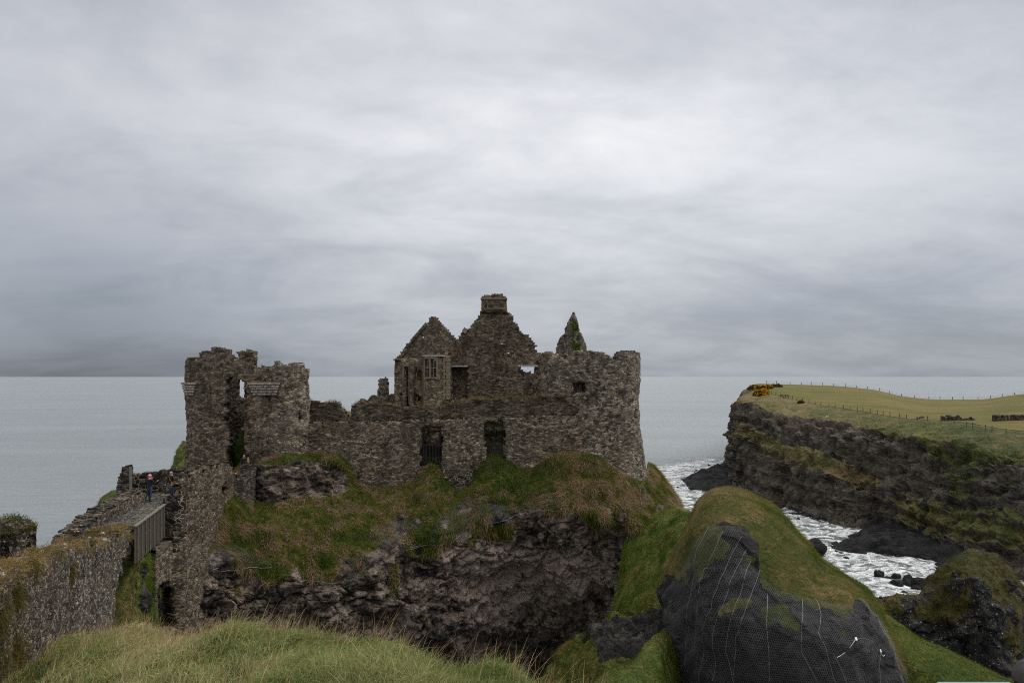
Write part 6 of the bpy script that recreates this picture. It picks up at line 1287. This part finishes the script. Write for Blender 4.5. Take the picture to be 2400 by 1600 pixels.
# ---------------------------------------------------------------- boulders in the inlet
def wp(u, v): return P(u, v, -SEA*F/(v-HZ))
ZL = lambda x, y: (1850+x/3.484, 1150+y/3.484)
BL = [  # zoom coordinates: left, right, top, bottom of each boulder, label
 (705, 785, 650, 735, 'tall rounded black boulder, highest of the row in the foam'), (848, 925, 678, 745, 'pointed black boulder second from the right of the row in the foam'), (940, 1015, 685, 755, 'rounded black boulder at the right of the row with a flat top'),
 (614, 660, 680, 718, 'small black boulder standing alone left of the row'), (835, 940, 725, 795, 'broad low black boulder in front of the pointed one'), (925, 1005, 725, 785, 'wet black boulder wedged in the middle of the cluster'),
 (1010, 1140, 715, 790, 'long black boulder at the right end of the cluster'), (770, 850, 700, 755, 'squat black boulder between the tall one and the pointed one'), (705, 790, 715, 757, 'flat black boulder under the tall rounded one'),
 (1010, 1085, 778, 815, 'half sunk black boulder below the right end of the cluster'), (900, 990, 815, 842, 'flat grey black stone awash below the cluster'), (150, 305, 408, 515, 'large flat topped black rock beside the netted mound')]
SM = [(648, 685, 728, 752), (660, 705, 700, 725), (740, 780, 768, 792), (785, 825, 775, 800), (760, 820, 805, 830), (1085, 1135, 775, 800), (1110, 1155, 755, 780), (735, 765, 858, 880), (770, 800, 862, 885), (705, 735, 868, 886), (800, 832, 860, 878), (715, 745, 884, 900), (100, 130, 298, 315), (145, 185, 290, 310), (170, 215, 308, 325), (195, 240, 300, 318), (225, 270, 315, 330), (440, 520, 545, 575), (560, 640, 552, 578), (880, 960, 530, 556), (760, 830, 520, 545), (960, 1040, 545, 566), (120, 165, 232, 250), (185, 240, 228, 246)]
def boulder(x0, x1, y0, y1, lab, seed):
    u0, v1 = ZL(x0, y1); u1, v0 = ZL(x1, y0); c = wp((u0+u1)/2, v1); w_ = (u1-u0)/F*c[1]/2; h_ = (v1-v0)/F*c[1]
    o = lump('boulder', (c[0], c[1]+w_*.6, SEA+h_*.30), 1, M['wetrock'], seed, None, 3, .22, (w_*1.05, w_*.95, h_*.72))
    tag(o, lab, 'boulder', 'black boulders in the foaming inlet')
for k, (x0, x1, y0, y1, lab) in enumerate(BL): boulder(x0, x1, y0, y1, lab, k+1)
for k, (x0, x1, y0, y1) in enumerate(SM): boulder(x0, x1, y0, y1, 'small black rock barely breaking the white water', k+40)

# ---------------------------------------------------------------- fences, walls and gorse on the headland
def hp_(i_s, k_):
    i = np.interp(i_s, hs, np.arange(len(hs))); j = np.interp(k_, hk, np.arange(len(hk))); a, b = int(min(i, len(hs)-2)), int(min(j, len(hk)-2)); u, v = i-a, j-b
    return HG[a, b]*(1-u)*(1-v)+HG[a+1, b]*u*(1-v)+HG[a, b+1]*(1-u)*v+HG[a+1, b+1]*u*v
def fence(k_, s0, s1, sp_, hgt, label, th=.16, root=None):
    ss = np.linspace(s0, s1, 600); L = np.array([hp_(s, k_) for s in ss]); ds = np.concatenate([[0], np.cumsum(np.linalg.norm(np.diff(L, axis=0), axis=1))]); n = int(ds[-1]/sp_)
    r = empty('wire_fence', L[0], label=label, cat='fence', group='post and wire fences on the headland')
    tops = []
    for q in range(n+1):
        t_ = min(max((q+rng.uniform(-.18, .18))*sp_, 0), ds[-1]); c = np.array([np.interp(t_, ds, L[:, e]) for e in range(3)]); hh = hgt*rng.uniform(.85, 1.2)
        b = MB(); b.bar(c-np.array([0, 0, .3]), c+np.array([rng.uniform(-.08, .08), 0, hh]), th); b.build('post', M['post'], r); tops.append(c)
    tops = np.array(tops)
    for z in (.45, .95): 
        b = MB(); b.tube(tops+np.array([0, 0, z*hgt/1.2]), .014, 4); b.build('wire', M['post'], r)
fence(1.03, 1.35, 9.4, 4.6, 1.25, 'long post and wire fence along the skyline at the back of the field', .17)
fence(2.04, 2.15, 5.6, 3.1, 1.15, 'post and wire fence along the near edge of the field above the cliff', .12)
fence(2.28, 6.0, 9.3, 3.4, 1.15, 'post and wire fence curving below the two black wall pieces', .12)
gp = empty('gate_post', hp_(8.45, 1.04), label='thick dark red brown post on the skyline at the right', cat='post')
b = MB(); b.box(np.array(gp.location)+np.array([0, 0, .8]), (.75, .6, 2.3)); b.box(np.array(gp.location)+np.array([0, 0, 2.0]), (.9, .75, .16)); b.build('shaft', plain('red_brown_paint', (.07, .028, .022)), gp, bevel=.05)

HK = np.broadcast_to(hk, HG.shape[:2])
def onhead(u, v, k0=1.02, k1=3.4): return HG[nearest(HG, u, v, (HK > k0) & (HK < k1))]
def drywall(name, u0, u1, vt, vb, Y, label, mat, th=1.2, group=None):
    Y = onhead((u0+min(u1, 2400))/2, vb)[1]; r = empty(name, P((u0+u1)/2, vb, Y), label=label, cat='wall', group=group)
    wall('wall', [(X(u0, Y), Y), (X(u1, Y), Y)], vt, Zv(vb, Y)-1.0, M[mat], r, thick=th, seed=int(u0), cell=.35, rough=.25, ragged=.45, block=.15)
drywall('dry_stone_wall', 2211, 2262, [(2205, 980), (2212, 974), (2222, 972), (2232, 974), (2240, 976), (2252, 975), (2258, 980), (2266, 984)], 986, 197, 'short black ruined wall piece in the field', 'black', group='black wall pieces in the field')
drywall('dry_stone_wall', 2333, 2440, [(2330, 982), (2336, 973), (2350, 972), (2364, 973), (2380, 974), (2400, 974), (2440, 976)], 986, 186, 'long black ruined wall piece at the right edge of the field', 'black', group='black wall pieces in the field')
lowr = empty('rubble_row', onhead(2262, 985), label='low row of grey rubble running on from the short black wall piece', cat='rubble')
b = MB(); yr = lowr.location[1]
for k in range(26):
    u = 2256+k*.95; b.box(P(u, 984-2.2*abs(math.sin(k*.7))-(3 if k in (20, 21) else 0), yr)+np.array([0, rng.uniform(-.4, .4), -.2]), (rng.uniform(.4, .9), .7, rng.uniform(.5, 1.0)), rng.uniform(0, 3), rng.uniform(-.3, .3), .12)
b.build('stones', M['slab'], lowr, bevel=.05)
cwl = empty('cliff_wall', hp_(5.2, 2.6), label='curving stone wall climbing the cliff edge at a gully', cat='wall')
cp = [(2113, 1022, 186), (2116, 1013, 188), (2121, 1003, 190.5), (2130, 992, 194), (2142, 985, 198), (2157, 980, 202)]
pts3 = [P(*q) for q in cp]; V = []; Fq = []
for k, q in enumerate(np.repeat(np.arange(len(pts3)), 1)):
    c = pts3[q]; V += [c+np.array([.3, 0, .6]), c+np.array([1.2, .3, .6]), c+np.array([1.2, .3, -4.5+.9*(k > 3)]), c+np.array([.3, 0, -4.5+.9*(k > 3)])]
for k in range(len(pts3)-1):
    for e in range(4): Fq.append((4*k+e, 4*k+(e+1) % 4, 4*k+4+(e+1) % 4, 4*k+4+e))
Fq += [(0, 3, 2, 1), (4*len(pts3)-4, 4*len(pts3)-3, 4*len(pts3)-2, 4*len(pts3)-1)]
o = mesh('wall', V, np.array(Fq), M['slab'], cwl)
sb = o.modifiers.new('Subdivision', 'SUBSURF'); sb.subdivision_type = 'SIMPLE'; sb.levels = sb.render_levels = 4
tx = bpy.data.textures.new('stones', 'CLOUDS'); tx.noise_scale = .8; dm = o.modifiers.new('Displace', 'DISPLACE'); dm.texture = tx; dm.strength = .5; dm.texture_coords = 'LOCAL'

# picnic table
pt = empty('picnic_table', onhead(1838, 933), .4, label='weathered wooden picnic table at the corner of the field', cat='table')
b = MB(); b.box((0, 0, 1.05), (2.6, 1.1, .12)); b.build('tabletop', M['wood'], pt, world=False)
for sy in (-1, 1):
    b = MB(); b.box((0, sy*1.05, .6), (2.6, .42, .1)); b.build('bench', M['wood'], pt, world=False)
for sx in (-1, 1):
    for sy in (-1, 1): 
        b = MB(); b.bar((sx*.95, sy*.95, -.2), (sx*.95, sy*.25, 1.0), .14, .1); b.build('leg', M['wood'], pt, world=False)
    b = MB(); b.bar((sx*.95, -1.15, .52), (sx*.95, 1.15, .52), .12, .1); b.build('crossbar', M['wood'], pt, world=False)

# gorse
def gorse(u0, u1, v0, v1, Y, yellow, label, seed, n=1500):
    c = onhead((u0+u1)/2, v1-1); Y = c[1]; w_ = (u1-u0)/F*Y/2; h_ = (v1-v0)/F*Y
    r = empty('gorse_bush', c, label=label, cat='bush', group='gorse bushes on the cliff corner'); r2 = np.random.default_rng(seed)
    th = r2.uniform(0, 2*math.pi, n); rr = np.sqrt(r2.random(n)); top = np.sqrt(np.clip(1-rr**2, 0, 1))*(.75+.35*fbm(np.stack([np.cos(th)*rr*3, np.sin(th)*rr*3, th*0+seed], 1), 2, seed))
    ps = c+np.stack([np.cos(th)*rr*w_, np.sin(th)*rr*w_*.6, top*h_*(r2.random(n)**.4)-.1], 1)
    dn = r2.normal(size=(n, 3))+np.array([0, -.2, .7]); dn /= np.linalg.norm(dn, axis=1)[:, None]
    fl = (fbm(ps*.7, 2, seed+2)+r2.normal(size=n)*.25+(ps[:, 2]-c[2])/h_*.5) > (1.05-yellow)
    cc = np.where(fl[:, None], palette(n, [(.42, .24, .015), (.5, .33, .03)], r2.random(n)), palette(n, [(.035, .04, .014), (.075, .06, .025), (.12, .075, .03)], r2.random(n)))
    blades('foliage', ps, dn, r2.uniform(.25, .6, n), r2.uniform(.15, .35, n), np.zeros((n, 3)), cc, M['leaf'], r)
    b = MB()
    for k in range(5): a = r2.uniform(0, 6.28); b.bar(c+np.array([0, 0, -.5]), c+np.array([math.cos(a)*w_*.6, math.sin(a)*w_*.35, h_*.6]), .1)
    b.build('stem', M['post'], r)
gorse(1752, 1782, 900, 914, 315, .30, 'brown green gorse bush at the outer cliff corner with few flowers', 1)
gorse(1775, 1812, 898, 912, 326, .55, 'gorse bush on the cliff corner skyline with scattered yellow flowers', 2)
gorse(1806, 1834, 899, 908, 335, .25, 'low brown gorse bush trailing right along the skyline', 3)
gorse(1778, 1803, 908, 921, 296, .95, 'bright yellow flowering gorse bush facing the gully', 4)
gorse(1764, 1792, 914, 928, 280, .6, 'yellow speckled gorse bush low on the cliff corner', 5)
gorse(1786, 1802, 918, 928, 276, .9, 'small bright yellow gorse bush beside the picnic field corner', 6)
gorse(1870, 1884, 938, 946, 240, .05, 'small round brown bush at the near fence corner', 7, 700)

g_ = onhead(1938, 980, 2.3, 4); gull(1200+g_[0]/g_[1]*F, HZ-(g_[2]+.35)/g_[1]*F, g_[1]-.3, 'white gull resting on the headland cliff edge', 1.4)
